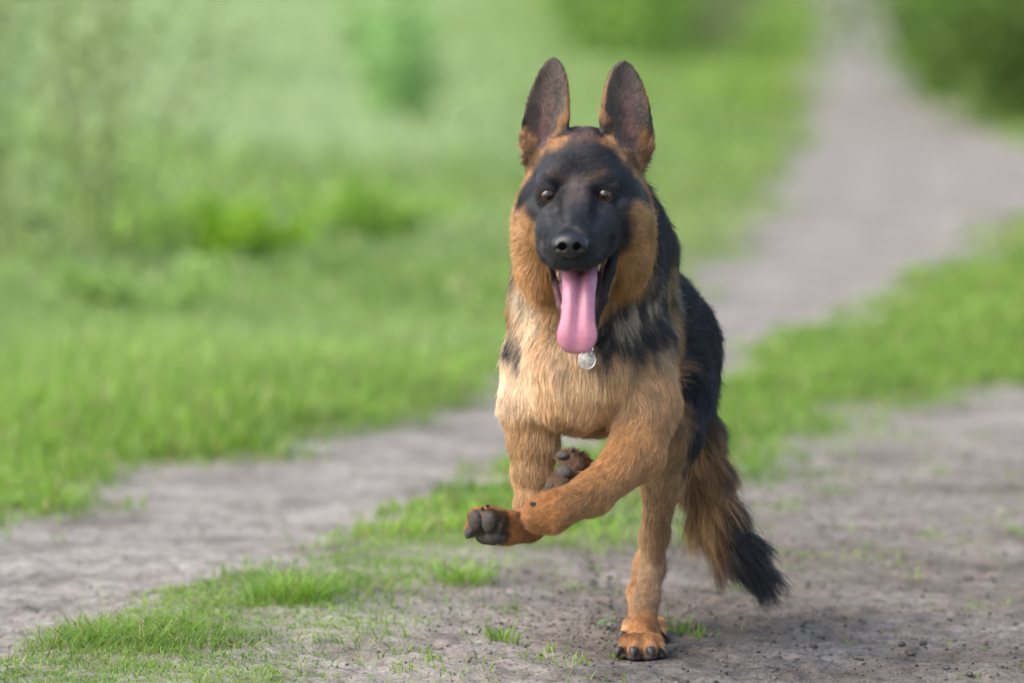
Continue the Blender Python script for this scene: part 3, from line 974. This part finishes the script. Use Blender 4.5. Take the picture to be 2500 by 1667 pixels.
# ------------------------------------------------------------------ ground: one sheet, split into bare track and meadow
KS = 2500 / 2352
def poly(pts):
    a = np.array(pts, float) * KS
    return ground_at(a[:, 0], a[:, 1])
TRACK_L = poly([(-400, 1400), (-150, 1320), (0, 1268), (120, 1240), (230, 1165), (450, 1085), (640, 1062), (760, 1012), (960, 962), (1030, 928), (1140, 915), (1300, 850), (1500, 720), (1660, 600), (1750, 535), (1815, 430), (1838, 300), (1862, 150), (1880, 0), (1884, -80), (1886, -140),
                (2060, -140), (2064, -80), (2066, 0), (2084, 120), (2150, 220), (2250, 290), (2352, 340), (2700, 430), (2700, 450), (2352, 492), (2200, 572), (2050, 660), (1900, 735), (1750, 830), (1680, 860), (1500, 960), (1300, 1050), (1170, 1085), (1080, 1110), (1000, 1170), (850, 1215), (700, 1275), (560, 1335), (300, 1375), (250, 1415), (100, 1470), (0, 1490), (-150, 1540), (-400, 1650)])
TRACK_R = poly([(820, 1900), (850, 1600), (920, 1480), (960, 1425), (1040, 1385), (1120, 1340), (1210, 1310), (1450, 1280), (1650, 1180), (1750, 1110), (1900, 1010), (2100, 965), (2352, 915), (2700, 870), (2900, 1900)])

def poly_sd(p, poly_):
    """Signed distance to a polygon in the ground plane, negative inside."""
    d = np.full(len(p), 1e9)
    inside = np.zeros(len(p), bool)
    n = len(poly_)
    for i in range(n):
        a, b = poly_[i], poly_[(i + 1) % n]
        e = b - a
        w = p - a
        t = np.clip((w @ e) / (e @ e), 0, 1)
        d = np.minimum(d, ((w - t[:, None] * e) ** 2).sum(1))
        c1, c2, c3 = p[:, 1] >= a[1], p[:, 1] < b[1], e[0] * w[:, 1] > e[1] * w[:, 0]
        inside ^= (c1 & c2 & c3) | (~c1 & ~c2 & ~c3)
    return np.sqrt(d) * np.where(inside, -1, 1)

def grassiness(p):
    """0 on bare earth .. 1 in full grass."""
    far = np.clip((p[:, 1] + CAM_DIST) / 9.0, .6, 1.7)
    sl, sr = poly_sd(p, TRACK_L), poly_sd(p, TRACK_R)
    n = fbm(p, .22, 3, 71) * .075 * far
    n2 = vnoise(p, .09, 77) * .03
    g = np.minimum(sstep(-.05, .12, (sl + n + n2) / far ** .5), sstep(-.06, .30, sr + n * 1.3 + n2))
    bare = sstep(.30, .75, fbm(p, .35, 2, 83)) * sstep(1.2, .4, np.abs(p[:, 1] - .2)) * .45       # worn patches near by
    return np.clip(g * (1 - bare), 0, 1)

def height(p, g=None):
    if g is None: g = grassiness(p)
    y = p[:, 1]
    base = .012 * fbm(p, .9, 2, 91) + .05 * np.clip((y - 4) / 20, 0, 1) * fbm(p, 4.0, 2, 95)
    bank = .55 * sstep(3.5, 16, y - 1.2 * (p[:, 0] - .2) * 0) * sstep(.2, -3.5, p[:, 0] + .02 * y)
    fine = .0042 * fbm(p, .035, 3, 99) * (1 - .5 * g) * np.clip(1.3 - np.abs(y - .1) / 1.6, .12, 1)
    foot = np.exp(-((p[:, 0] - hl_foot[0]) ** 2 + (y - hl_foot[1]) ** 2) / .09 ** 2)
    foot2 = np.exp(-((p[:, 0] - hr_foot[0]) ** 2 + (y - hr_foot[1]) ** 2) / .09 ** 2)
    z = base + bank + fine + .018 * g
    return z * (1 - np.clip(foot + foot2, 0, 1)) + fine * .4

def graded(lo, hi, c0, c1, h, grow):
    xs = list(np.arange(c0, c1, h))
    s = h
    while xs[-1] < hi: s *= grow; xs.append(xs[-1] + s)
    s = h
    while xs[0] > lo: s *= grow; xs.insert(0, xs[0] - s)
    return np.array(xs)
gx = graded(-260, 260, -.95, 1.05, .0085, 1.08)
gy = graded(-30, 520, -.35, 1.4, .0085, 1.022)
GX, GY = np.meshgrid(gx, gy)
gp = np.stack([GX.ravel(), GY.ravel()], 1)
gg = grassiness(gp)
gz = height(gp, gg)
nx_, ny_ = len(gx), len(gy)
idx = np.arange(nx_ * ny_).reshape(ny_, nx_)
gq = np.stack([idx[:-1, :-1], idx[:-1, 1:], idx[1:, 1:], idx[1:, :-1]], -1).reshape(-1, 4)
gv = np.column_stack([gp, gz])

soil_mat, gn, gb = material('soil', .9, .2)
geo = node(gn, 'ShaderNodeNewGeometry')
pv = geo.outputs['Position']
ga = attr_node(gn, 'grassy')
wet = attr_node(gn, 'damp')
n1, n2_, n3, n4 = (noise_node(gn, s, d, .6, vec=pv) for s, d in ((5, 5), (34, 6), (160, 4), (1.1, 3)))
c1 = ramp_node(gn, n2_.outputs['Fac'], [(.30, (.155, .138, .115)), (.48, (.26, .238, .206)), (.70, (.355, .330, .292))])
c2 = ramp_node(gn, n1.outputs['Fac'], [(.32, (.58, .56, .54)), (.50, (.95, .95, .95)), (.68, (1.22, 1.22, 1.22))])
cA = mix_node(gn, 1.0, c1.outputs[0], c2.outputs[0], 'MULTIPLY')
speck = ramp_node(gn, n3.outputs['Fac'], [(.36, (.35, .33, .31)), (.46, (1, 1, 1)), (.62, (1, 1, 1)), (.72, (1.4, 1.38, 1.35))])
cB = mix_node(gn, .85, cA, speck.outputs[0], 'MULTIPLY')
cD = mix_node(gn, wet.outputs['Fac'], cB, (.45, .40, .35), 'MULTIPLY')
gtint = node(gn, 'ShaderNodeMath', operation='MULTIPLY')
gn.links.new(ga.outputs['Fac'], gtint.inputs[0])
gn.links.new(attr_node(gn, 'turf').outputs['Fac'], gtint.inputs[1])
cG = mix_node(gn, gtint.outputs[0], cD, ramp_node(gn, n1.outputs['Fac'], [(.3, (.09, .12, .035)), (.7, (.16, .22, .055))]).outputs[0])
gn.links.new(cG, gb.inputs['Base Color'])
b1 = bump_node(gn, n2_.outputs['Fac'], .7, .006)
b2 = bump_node(gn, n3.outputs['Fac'], .9, .004, b1)
gn.links.new(b2, gb.inputs['Normal'])
damp = sstep(-.25, .35, gp[:, 0] + .10 * np.clip(-gp[:, 1], 0, 1) + .12 * fbm(gp, .5, 2, 111)) * sstep(4.5, .4, gp[:, 1]) * (.72 + .32 * fbm(gp, .3, 2, 113)).clip(0, 1)
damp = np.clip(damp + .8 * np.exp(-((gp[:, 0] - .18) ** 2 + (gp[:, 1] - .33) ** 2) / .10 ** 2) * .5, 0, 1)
fg = gg[gq].mean(1)
for nm, sel in (('dirt_path', fg < .5), ('ground', fg >= .5)):
    q = gq[sel]
    used, inv = np.unique(q, return_inverse=True)
    o = mesh_from(nm, gv[used], inv.reshape(-1, 4), soil_mat)
    for an, val in (('grassy', gg), ('damp', damp), ('turf', .35 + .65 * sstep(.8, 3.0, gp[:, 1]))):
        a = o.data.attributes.new(an, 'FLOAT', 'POINT')
        a.data.foreach_set('value', val[used].astype(np.float32))
    tag(o, kind='structure')

# ------------------------------------------------------------------ grass
def leaf_material(name, trans=.35, rough=.5):
    m, nt, b = material(name, rough, .35)
    a = attr_node(nt, 'leaf_color')
    nt.links.new(a.outputs['Color'], b.inputs['Base Color'])
    t = node(nt, 'ShaderNodeBsdfTranslucent')
    mixc = mix_node(nt, 1.0, a.outputs['Color'], (1.0, 1.15, .55), 'MULTIPLY')
    nt.links.new(mixc, t.inputs['Color'])
    ms = node(nt, 'ShaderNodeMixShader')
    ms.inputs[0].default_value = trans
    nt.links.new(b.outputs[0], ms.inputs[1]); nt.links.new(t.outputs[0], ms.inputs[2])
    nt.links.new(ms.outputs[0], nt.nodes['Material Output'].inputs['Surface'])
    return m
grass_mat = leaf_material('grass_blade', .45)

def blades(name, pts, hgt, wid, colr, lean=.55, segs=2, az=None):
    """Bent tapering blades as one mesh."""
    n = len(pts)
    if az is None: az = rng.uniform(0, 2 * math.pi, n)
    dirv = np.column_stack([np.cos(az), np.sin(az), np.zeros(n)])
    sidev_ = np.column_stack([-np.sin(az), np.cos(az), np.zeros(n)])
    tw = rng.normal(0, .5, n)
    sidev_ = sidev_ * np.cos(tw)[:, None] + dirv * np.sin(tw)[:, None]
    lean_ = np.abs(rng.normal(lean, .28, n)).clip(.03, 1.3)
    rows = []
    for k in range(segs + 1):
        t = k / segs
        c = pts + dirv * (hgt * lean_ * t ** 1.7)[:, None] + np.array([0, 0, 1.0]) * (hgt * (t - .38 * lean_ * t * t))[:, None]
        if k < segs:
            w = (wid * (1 - .55 * t))[:, None] * .5
            rows += [c - sidev_ * w, c + sidev_ * w]
        else: rows.append(c)
    m = 2 * segs + 1
    V = np.stack(rows, 1).reshape(-1, 3)
    base = (np.arange(n) * m)[:, None]
    tris = []
    for k in range(segs - 1):
        a = 2 * k
        tris += [[a, a + 1, a + 3], [a, a + 3, a + 2]]
    a = 2 * (segs - 1)
    tris.append([a, a + 1, a + 2])
    Fc = (base[:, None, :] + np.array(tris)[None]).reshape(-1, 3)
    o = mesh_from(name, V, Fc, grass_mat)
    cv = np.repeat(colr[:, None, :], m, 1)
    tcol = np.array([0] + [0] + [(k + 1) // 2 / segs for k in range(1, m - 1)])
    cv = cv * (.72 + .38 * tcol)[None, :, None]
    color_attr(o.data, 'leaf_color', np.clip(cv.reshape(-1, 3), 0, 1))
    return o

def scatter(x0, x1, y0, y1, dens, thin=None):
    n = int((x1 - x0) * (y1 - y0) * dens)
    p = np.column_stack([rng.uniform(x0, x1, n), rng.uniform(y0, y1, n)])
    wdt = .12 * (p[:, 1] + CAM_DIST) + 1.3
    p = p[np.abs(p[:, 0]) < wdt]
    g = grassiness(p)
    return p[rng.random(len(p)) < (g if thin is None else thin(p, g))]

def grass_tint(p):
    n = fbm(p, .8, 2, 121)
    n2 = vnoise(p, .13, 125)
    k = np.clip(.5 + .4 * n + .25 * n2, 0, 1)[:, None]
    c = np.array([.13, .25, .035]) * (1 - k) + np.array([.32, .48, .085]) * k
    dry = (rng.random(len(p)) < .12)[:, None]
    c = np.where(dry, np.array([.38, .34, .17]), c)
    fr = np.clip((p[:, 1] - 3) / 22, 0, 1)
    pale = (sstep(-.9, 1.0, .7 * fbm(p, 2.6, 2, 143) + 1.2 * fr) * sstep(1.4, -.8, p[:, 0]) * sstep(2.0, 6.0, p[:, 1]))[:, None]  # paler patches, and haze with distance painted into the blade colour
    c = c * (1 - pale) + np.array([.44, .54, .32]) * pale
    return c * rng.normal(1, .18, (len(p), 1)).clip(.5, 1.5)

p = scatter(-1.9, 1.7, -1.3, 1.5, 34000, lambda p, g: g ** 1.2 * (.60 + .40 * sstep(-.35, .45, vnoise(p, .085, 131) + .5 * vnoise(p, .3, 132))))
tuft = sstep(-.1, .7, vnoise(p, .16, 133))
h = (.016 + .024 * tuft) * rng.uniform(.5, 1.35, len(p))
tag(blades('grass', np.column_stack([p, height(p) - .003]), h, rng.uniform(.0012, .0027, len(p)), grass_tint(p), .95, 3),
    'short bright grass of the strip between the two tracks in front', 'grass', kind='stuff')
p = scatter(-3.2, 2.9, 1.5, 7.5, 6500, lambda p, g: g ** 1.2 * sstep(7.5, 4.0, p[:, 1]))
h = .032 * rng.uniform(.5, 1.4, len(p)) * (1 + 1.2 * sstep(.0, -.8, p[:, 0]) * sstep(2.2, 3.4, p[:, 1]))
tag(blades('grass', np.column_stack([p, height(p) - .003]), h, rng.uniform(.0035, .0075, len(p)), grass_tint(p) * 1.05, .6, 2),
    'blurred fresh grass along both edges of the sandy track behind the dog', 'grass', kind='stuff')
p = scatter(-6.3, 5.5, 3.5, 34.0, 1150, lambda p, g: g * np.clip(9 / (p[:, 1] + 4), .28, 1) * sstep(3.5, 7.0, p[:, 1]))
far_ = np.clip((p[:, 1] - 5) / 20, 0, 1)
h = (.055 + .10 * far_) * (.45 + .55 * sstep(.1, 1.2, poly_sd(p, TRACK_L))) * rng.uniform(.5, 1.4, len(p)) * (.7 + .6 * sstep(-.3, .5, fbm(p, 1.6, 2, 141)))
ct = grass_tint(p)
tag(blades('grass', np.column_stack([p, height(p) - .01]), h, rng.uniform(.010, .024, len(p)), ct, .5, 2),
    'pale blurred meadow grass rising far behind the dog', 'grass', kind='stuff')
# sprigs that have taken root in the bare earth by the paw
p = scatter(-.7, 1.4, -.9, 3.4, 5200, lambda p, g: (g < .4) * (poly_sd(p, TRACK_R) < .05) * sstep(.46, .85, vnoise(p, .07, 151) + .35 * vnoise(p, .5, 153) + .30 * sstep(-.45, -.05, poly_sd(p, TRACK_R))) * .8)
tag(blades('grass', np.column_stack([p, height(p) - .002]), rng.uniform(.008, .026, len(p)), rng.uniform(.0015, .003, len(p)), grass_tint(p), .8, 3),
    'scattered grass sprigs sprouting from the trodden dirt', 'grass', kind='stuff')

def one_tuft(u, v, n, spread, hh, label, lean=.6):
    c = ground_at(u, v)
    p = c + rng.normal(0, spread, (n, 2))
    z = height(p)
    c3 = np.array([c[0], c[1], float(height(c[None])[0])])
    az = np.arctan2(p[:, 1] - c[1], p[:, 0] - c[0]) + rng.normal(0, .6, n)
    o = blades('grass_tuft', np.column_stack([p, z - .003]) - c3, hh * rng.uniform(.45, 1.25, n), rng.uniform(.0018, .0034, n), grass_tint(p) * np.array([.95, 1.05, .9]), lean, 4, az)
    o.location = c3
    tag(o, label, 'grass tuft', 'grass tufts rooted in the dirt')
one_tuft(1655, 1545, 26, .010, .045, 'thin grass tuft sprouting just right of the planted paw')
one_tuft(1705, 1560, 14, .008, .028, 'small low grass tuft second to the right of the planted paw')
one_tuft(1225, 1580, 60, .015, .030, 'dark spiky grass tuft in the dirt at bottom centre')
one_tuft(700, 1500, 240, .034, .058, 'tall bright grass clump standing above the grass strip on the left')
one_tuft(1130, 1440, 150, .022, .042, 'bushy grass clump at the end of the strip beside the dirt')
one_tuft(1500, 1606, 16, .007, .016, 'tiny grass tuft against the left side of the planted paw')

# ------------------------------------------------------------------ small things on the dirt
stone_mat, stn, stb = material('pebble_stone', .75, .3)
oi = node(stn, 'ShaderNodeObjectInfo')
sr = ramp_node(stn, noise_node(stn, 300, 4).outputs['Fac'], [(.3, (.045, .042, .040)), (.7, (.12, .112, .105))])
stn.links.new(sr.outputs[0], stb.inputs['Base Color'])
stn.links.new(bump_node(stn, noise_node(stn, 600, 3).outputs['Fac'], .8, .001), stb.inputs['Normal'])
def stone_shape(seed, n=10, m=7):
    th, ph = np.meshgrid(np.linspace(0, 2 * math.pi, n, endpoint=False), np.linspace(0, math.pi, m))
    v = np.stack([np.sin(ph) * np.cos(th), np.sin(ph) * np.sin(th), np.cos(ph)], -1).reshape(-1, 3)
    v = v * (1 + .30 * vnoise(v + seed * 3.1, .8, seed))[:, None] * np.array([1.1, .9, .72])
    f = [(i * n + j, (i + 1) * n + j, (i + 1) * n + (j + 1) % n, i * n + (j + 1) % n) for i in range(m - 1) for j in range(n)]
    return v, np.array(f)
big = [(1900, 1608, 13, 'largest dark pebble in the dirt right of the planted paw'),
       (1986, 1577, 10, 'dark pebble in the dirt, between two stones below the tail tip'),
       (2026, 1590, 9, 'roundish dark pebble just right of another one below the tail tip'),
       (2201, 1575, 11, 'big rough pebble in the dirt, left of a pair of close stones'),
       (2255, 1568, 10, 'dark pebble of a close pair on the right dirt track'),
       (2224, 1590, 11, 'flat dark pebble lying lowest among a cluster on the right'),
       (1962, 1543, 7, 'small dark pebble below the tail tip, left of all its neighbours'),
       (2110, 1518, 7, 'small tall pebble standing alone in mid dirt right of the tail'),
       (2223, 1483, 6, 'little black pebble farther back on the right dirt'),
       (2367, 1640, 10, 'dark pebble near the bottom right corner'),
       (2310, 1626, 10, 'brownish clod close to the bottom right edge'),
       (2480, 1517, 8, 'dark pebble at the far right edge of the picture'),
       (2428, 1412, 7, 'dark pebble farthest back on the right track')]
for i, (u, v, r, lab_) in enumerate(big):
    c = ground_at(u, v)
    sv_, sf_ = stone_shape(i + 3, 14, 10)
    o = mesh_from('pebble', sv_ * (r / 1800 * 1.05), sf_, stone_mat)
    o.location = (c[0], c[1], float(height(c[None])[0]) + r / 1800 * .38)
    o.rotation_euler = (0, 0, rng.uniform(0, 6))
    tag(o, lab_, 'pebble', 'pebbles lying on the dirt track')
gc = np.column_stack([rng.uniform(-1.4, 1.5, 26000), rng.uniform(-.9, 3, 26000)])
gc = gc[(grassiness(gc) < .25) & (np.abs(gc[:, 0]) < .105 * (gc[:, 1] + CAM_DIST) + .4)]
gc = gc[rng.random(len(gc)) < np.where(gc[:, 0] > .1, .75, .35)]
cl = ground_at(1330, 1500) + rng.normal(0, 1, (2600, 2)) * np.array([.10, .30])
gc = np.concatenate([gc, cl[grassiness(cl) < .35]])
sizes = np.where(gc[:, 0] > .12, .0009 + .0034 * rng.random(len(gc)) ** 3.5, .0007 + .0026 * rng.random(len(gc)) ** 5) * (1 + .10 * np.clip(gc[:, 1], 0, 4))
shapes = [stone_shape(k + 40, 5, 4) for k in range(6)]
Vs, Fs, Cs, off = [], [], [], 0
gzz = height(gc)
for k in range(len(gc)):
    v_, f_ = shapes[k % 6]
    a = rng.uniform(0, 6.28)
    R2 = np.array([[math.cos(a), -math.sin(a), 0], [math.sin(a), math.cos(a), 0], [0, 0, 1]])
    Vs.append(v_ @ R2 * sizes[k] + np.array([gc[k, 0], gc[k, 1], gzz[k] + sizes[k] * .35]))
    Fs.append(f_ + off); off += len(v_)
    Cs.append(np.tile(np.array([[.06, .056, .052], [.16, .14, .12], [.09, .075, .06], [.20, .18, .155]][rng.integers(0, 4)]), (len(v_), 1)))
grav_mat, grn, grb = material('gravel_stone', .85, .25)
grn.links.new(attr_node(grn, 'stone_color').outputs['Color'], grb.inputs['Base Color'])
gv_o = mesh_from('gravel', np.concatenate(Vs), np.concatenate(Fs), grav_mat)
color_attr(gv_o.data, 'stone_color', np.concatenate(Cs))
tag(gv_o, 'fine dark grit strewn over the dirt tracks', 'gravel', kind='stuff')
# a fallen leaf left of the planted paw
lm = leaf_material('fallen_leaf', .2, .4)
t = np.linspace(0, 1, 9)
lw = .0075 * np.sin(np.pi * t ** .8) + .0003
lv, lfc = [], []
for i, x in enumerate(t):
    z = .004 + .006 * math.sin(math.pi * x)
    for s_ in (-1, 0, 1): lv.append((x * .034 - .017, s_ * lw[i], z + .0025 * abs(s_)))
    if i: 
        for j in (0, 1): lfc.append(((i - 1) * 3 + j, (i - 1) * 3 + j + 1, i * 3 + j + 1, i * 3 + j))
lo_ = mesh_from('fallen_leaf', np.array(lv), np.array(lfc), lm)
color_attr(lo_.data, 'leaf_color', np.tile([.10, .20, .06], (len(lv), 1)))
c = ground_at(1482, 1543)
lo_.location = (c[0], c[1], float(height(c[None])[0]) + .001)
lo_.rotation_euler = (.1, -.15, .15)
tag(lo_, 'single green leaf lying on the dirt left of the planted paw', 'leaf')

# ------------------------------------------------------------------ weeds and bushes behind
bark_mat = material('weed_stem', .8, .2, (.20, .24, .10))[0]
bush_mat = leaf_material('bush_leaf', .3, .45)
def tubes(name, paths, radii, mat, parent):
    Vs, Fs, off = [], [], 0
    for pth, rd in zip(paths, radii):
        pth = np.array(pth); n = 5
        tg_ = unit(np.gradient(pth, axis=0))
        s1_ = unit(np.cross(tg_, np.array([.31, .17, .2])) + 1e-6)
        s2_ = np.cross(tg_, s1_)
        for i in range(len(pth)):
            r = rd * (1 - .75 * i / (len(pth) - 1))
            for j in range(n):
                a = 2 * math.pi * j / n
                Vs.append(pth[i] + r * (s1_[i] * math.cos(a) + s2_[i] * math.sin(a)))
        for i in range(len(pth) - 1):
            for j in range(n): Fs.append((off + i * n + j, off + i * n + (j + 1) % n, off + (i + 1) * n + (j + 1) % n, off + (i + 1) * n + j))
        off += len(pth) * n
    return mesh_from(name, np.array(Vs), np.array(Fs), mat, parent)
def leaf_cloud(name, pos_, size, colr, parent, mat=None):
    n = len(pos_)
    d = unit(rng.normal(0, 1, (n, 3)) * np.array([1, 1, .6]))
    s_ = unit(np.cross(d, rng.normal(0, 1, (n, 3))))
    nr__ = np.cross(d, s_)
    sz = size * rng.uniform(.6, 1.4, n)[:, None]
    V = np.stack([pos_, pos_ + d * sz * .45 + s_ * sz * .26 + nr__ * sz * .06, pos_ + d * sz, pos_ + d * sz * .45 - s_ * sz * .26 + nr__ * sz * .06], 1).reshape(-1, 3)
    o = mesh_from(name, V, np.arange(4 * n).reshape(-1, 4), mat or bush_mat, parent)
    color_attr(o.data, 'leaf_color', np.repeat(np.clip(colr, 0, 1), 4, 0))
    return o
def weed(u, v, y_unused, hgt, spread, nst, leaf, tint, name, label, cat, group=None, nl=90, arch=.35):
    c = ground_at(u, v)
    z = float(height(c[None])[0])
    root_ = empty(name, (c[0], c[1], z))
    paths, lp_ = [], []
    for k in range(nst):
        a = rng.uniform(0, 6.28)
        b = np.array([math.cos(a), math.sin(a), 0]) * spread * rng.uniform(.1, 1)
        top = b * (1 + arch * 2) + np.array([0, 0, hgt * rng.uniform(.6, 1.05)])
        tt_ = np.linspace(0, 1, 7)[:, None]
        pth = b * .25 * (1 - tt_) + top * tt_ + b * arch * tt_ ** 2 + np.cumsum(rng.normal(0, .012, (7, 3)), 0) * hgt
        paths.append(pth)
        ts = rng.uniform(.08, 1, nl)
        pi = np.stack([np.interp(ts, tt_[:, 0], pth[:, q]) for q in range(3)], 1)
        lp_.append(pi + rng.normal(0, 1, (nl, 3)) * spread * .16)
    tubes('stem', paths, [hgt * .0035] * nst, bark_mat, root_)
    lp_ = np.concatenate(lp_)
    lp_[:, 2] = np.maximum(lp_[:, 2], .01)
    cc_ = np.array(tint) * rng.normal(1, .22, (len(lp_), 1)).clip(.5, 1.6) * (1 + .25 * vnoise(lp_, hgt * .2, 7)[:, None])
    leaf_cloud('foliage', np.concatenate([lp_, lp_ + rng.normal(0, 1, lp_.shape) * spread * .1]), leaf * .62, np.concatenate([cc_, cc_]), root_)
    tag(root_, label, cat, group)
    return root_
W = 'tall weeds at the left edge'
weed(60, 700, 0, 1.25, .30, 9, .06, (.24, .34, .11), 'tall_weed', 'tall leafy weed nearest the left edge of the picture', 'weed', W, 40)
weed(235, 680, 0, 1.35, .26, 8, .06, (.26, .32, .14), 'tall_weed', 'tall sparse weed with upright brownish stalks, second from the left edge', 'weed', W, 32)
weed(-180, 640, 0, 1.5, .4, 9, .07, (.20, .28, .12), 'tall_weed', 'tall leafy weed cut off by the left edge of the picture', 'weed', W, 60)
weed(440, 650, 0, .18, .3, 8, .05, (.34, .50, .12), 'low_bush', 'low green bush right of the tall weeds', 'bush', nl=110)
weed(575, 672, 0, .17, .16, 9, .04, (.28, .48, .03), 'low_bush', 'small vivid green leafy clump in the left meadow', 'bush', nl=120)
weed(340, 815, 0, .13, .12, 8, .035, (.28, .42, .12), 'low_bush', 'small dark clump in the grass at lower left of the meadow', 'bush', nl=110)
weed(905, 600, 0, .14, .14, 8, .04, (.26, .44, .06), 'low_bush', 'green clump in the meadow left of the dog\'s shoulder', 'bush', nl=110)
weed(1000, 330, 0, .55, .28, 10, .06, (.28, .46, .17), 'low_bush', 'upright dark bush in the meadow left of the dog\'s ears', 'bush', nl=120)
weed(1530, 150, 0, 1.0, .5, 10, .10, (.21, .36, .07), 'low_bush', 'dark green bush directly behind the dog\'s ears', 'bush', nl=160)
weed(1700, 110, 0, .7, .40, 12, .09, (.26, .32, .15), 'low_bush', 'dull green bush left of the far path', 'bush', nl=120)
weed(2340, 240, 0, 1.0, .6, 14, .08, (.15, .26, .045), 'low_bush', 'big dark bush at the top right, right of the far path', 'bush', nl=200)
weed(2540, 300, 0, 1.0, .5, 14, .08, (.13, .22, .045), 'low_bush', 'dark brownish bush cut off by the top right corner', 'bush', nl=180)
